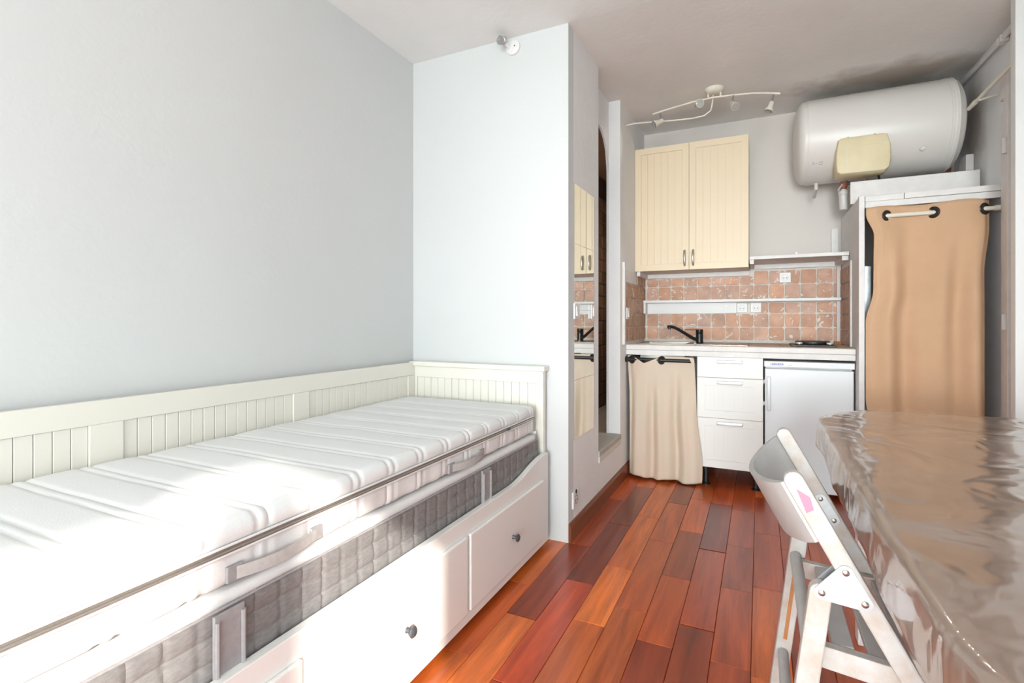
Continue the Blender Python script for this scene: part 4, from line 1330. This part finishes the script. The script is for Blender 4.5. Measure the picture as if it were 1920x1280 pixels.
for i in range(n):
    bm.faces.new((cvx, rings[0][i], rings[0][(i + 1) % n]))
# skirt
acc = 0
for k in range(1, 9):
    t = k / 8
    ring = []
    acc = 0
    for i, p in enumerate(ol):
        acc += (p - ol[i - 1]).length
        nrm = Vector((p.x - ol[i - 1].x, p.y - ol[i - 1].y))
        nx_ = ol[(i + 1) % n] - ol[i - 1]
        out = Vector((nx_.y, -nx_.x))
        if out.dot(p - cen) < 0:
            out = -out
        out.normalize()
        wave = 0.5 * noise.noise((acc * 6.0, 0.3, 2.2)) + 0.18 * noise.noise((acc * 13, 1.3, 5.2))
        o_ = 0.004 * sstep(t * 3) + (0.001 + 0.014 * wave) * sstep(t) * (1 if p.x < 0.9 else 0.3)
        hang = 0.098 + 0.016 * noise.noise((acc * 3.5, 7.7, 1.0)) + 0.006 * noise.noise((acc * 9, 2.7, 1.0))
        ring.append(bm.verts.new((p.x + out.x * o_, p.y + out.y * o_, TZ - 0.003 - hang * t)))
    rings.append(ring)
for a, b in zip(rings, rings[1:]):
    for i in range(n):
        bm.faces.new((a[i], a[(i + 1) % n], b[(i + 1) % n], b[i]))
bmesh.ops.recalc_face_normals(bm, faces=bm.faces[:])
tc_o = obj('tablecloth', bm, 'cloth', None, False, 'glossy brown vinyl cloth covering the table', 'tablecloth', sol=0.0012)
for p in tc_o.data.polygons:
    p.use_smooth = True

# ------------------------------------------------------------------ folding chair
ch = thing('folding_chair', 'whitewashed wooden folding chair with curved backrest at the table', 'chair', (0.22, 1.31, 0))
YN, YF = 1.10, 1.522


def post_x(z):
    return 0.058 + 0.55 * (0.80 - z)


def plank_poly(x0, z0, x1, z1, w, round_top=False):
    """in-plane (x,z) outline of a bar from (x0,z0) to (x1,z1)"""
    d = Vector((x1 - x0, z1 - z0)).normalized()
    p = Vector((-d.y, d.x)) * (w / 2)
    a, b = Vector((x0, z0)), Vector((x1, z1))
    out = [a + p, a - p]
    if round_top:
        for i in range(9):
            an = -PI / 2 + PI * i / 8
            out.append(b + d * (w / 2) * math.cos(an) + p * math.sin(an))
    else:
        out += [b - p, b + p]
    return [(q.x, q.y) for q in out]


for yc in (YN, YF):
    obj('post', prism(plank_poly(post_x(0.0) , 0.006, post_x(0.80), 0.80, 0.034, True), 'y', yc - 0.012, yc + 0.012, bevel=0.004), 'chair', ch)
    # rear leg
    lx = lambda z: 0.103 - 0.125 * (0.615 - z)
    rl = obj('rear_leg', prism(plank_poly(lx(0.0), 0.003, lx(0.60), 0.60, 0.037, True), 'y', yc - 0.012, yc + 0.012, bevel=0.003), 'chair', ch)
    sgn = 1 if yc == YN else -1
    yy = yc + sgn * 0.0121
    obj('slot', prism(plank_poly(lx(0.27), 0.27, lx(0.445), 0.445, 0.009, True), 'y', min(yy, yy + sgn * 0.0006), max(yy, yy + sgn * 0.0006)), 'raw_wood', rl)
    # hinge plates on both faces
    for s in (-1, 1):
        tri = []
        cs = [(0.102, 0.604), (0.139, 0.648), (0.168, 0.598)]
        rr = 0.0125
        for j, (cx, cz) in enumerate(cs):
            a, b = cs[j - 1], cs[(j + 1) % 3]
            v1 = Vector((cx - a[0], cz - a[1])).normalized(); v2 = Vector((b[0] - cx, b[1] - cz)).normalized()
            n1 = Vector((-v1.y, v1.x)); n2 = Vector((-v2.y, v2.x))
            for q in range(6):
                m_ = n1.lerp(n2, q / 5).normalized()
                tri.append((cx + m_.x * rr, cz + m_.y * rr))
        y0 = yc + s * 0.0122
        pl = obj('hinge_plate', prism(tri, 'y', min(y0, y0 + s * 0.0022), max(y0, y0 + s * 0.0022)), 'galv', ch)
        for cx, cz in cs:
            obj('rivet', lathe([(0, 0.006), (0.002, 0.0058), (0.004, 0.003)], (cx, y0 + s * 0.0022, cz), (0, s, 0), 14), 'metal', pl, True)
# seat: rails, slats
for yc in (YN + 0.028, YF - 0.028):
    obj('seat_rail', prism([(0.075, 0.452), (0.085, 0.492), (0.20, 0.482), (0.35, 0.478), (0.462, 0.484), (0.470, 0.446), (0.35, 0.436), (0.2, 0.440)], 'y', yc - 0.011, yc + 0.011, bevel=0.002), 'chair', ch)
for i in range(6):
    x = 0.142 + i * 0.058
    z = 0.4855 - 0.004 * math.sin(i / 5 * PI)
    if i == 0:
        z += 0.004
    obj('seat_slat', B(x - 0.018, x + 0.018, YN + 0.041, YF - 0.041, z - 0.016, z - 0.003, bevel=0.002), 'chair_slat', ch)
obj('dowel', T([(0.084, YN + 0.013, 0.492), (0.084, YF - 0.013, 0.492)], 0.0135, 14), 'chair_slat', ch, True)
obj('dowel', T([(lx(0.235), YN + 0.013, 0.235), (lx(0.235), YF - 0.013, 0.235)], 0.0125, 14), 'chair_slat', ch, True)
obj('dowel', T([(post_x(0.18), YN + 0.013, 0.18), (post_x(0.18), YF - 0.013, 0.18)], 0.0125, 14), 'chair_slat', ch, True)
# curved backrest panel
bm = bmesh.new()
rows = []
tdir = Vector((0.55, 0, -1)).normalized()
nd = Vector((-1, 0, -0.55)).normalized()
for layer in (0, 1):
    g = []
    for i in range(33):
        s = i / 32
        y = lerp(YN - 0.004, YF + 0.004, s)
        bulge = 0.066 * (math.sin(PI * s) ** 0.75)
        row = []
        for j in range(7):
            t = j / 6
            hh = 0.118 + 0.012 * math.sin(PI * s)
            c = Vector((post_x(0.80), y, 0.80)) + Vector((-0.5, 0, -0.275)) * 0.0 + tdir * (t * hh - 0.004)
            c = c + nd * (0.012 + bulge + layer * 0.011)
            row.append(bm.verts.new(c))
        g.append(row)
    rows.append(g)
for layer, g in enumerate(rows):
    for i in range(32):
        for j in range(6):
            bm.faces.new((g[i][j], g[i + 1][j], g[i + 1][j + 1], g[i][j + 1]))
a, b = rows
for i in range(32):
    bm.faces.new((a[i][0], a[i + 1][0], b[i + 1][0], b[i][0]))
    bm.faces.new((a[i][6], a[i + 1][6], b[i + 1][6], b[i][6]))
for j in range(6):
    bm.faces.new((a[0][j], a[0][j + 1], b[0][j + 1], b[0][j]))
    bm.faces.new((a[32][j], a[32][j + 1], b[32][j + 1], b[32][j]))
bmesh.ops.recalc_face_normals(bm, faces=bm.faces[:])
br_ = obj('backrest', bm, 'chair_back', ch, True)
obj('pink_sticker', prism([(0.062, 0.786), (0.084, 0.774), (0.090, 0.752), (0.078, 0.744)], 'y', YN - 0.0135, YN - 0.0123), 'pink', bpy.data.objects[[c for c in ch.children if c.name.startswith('post')][0].name])
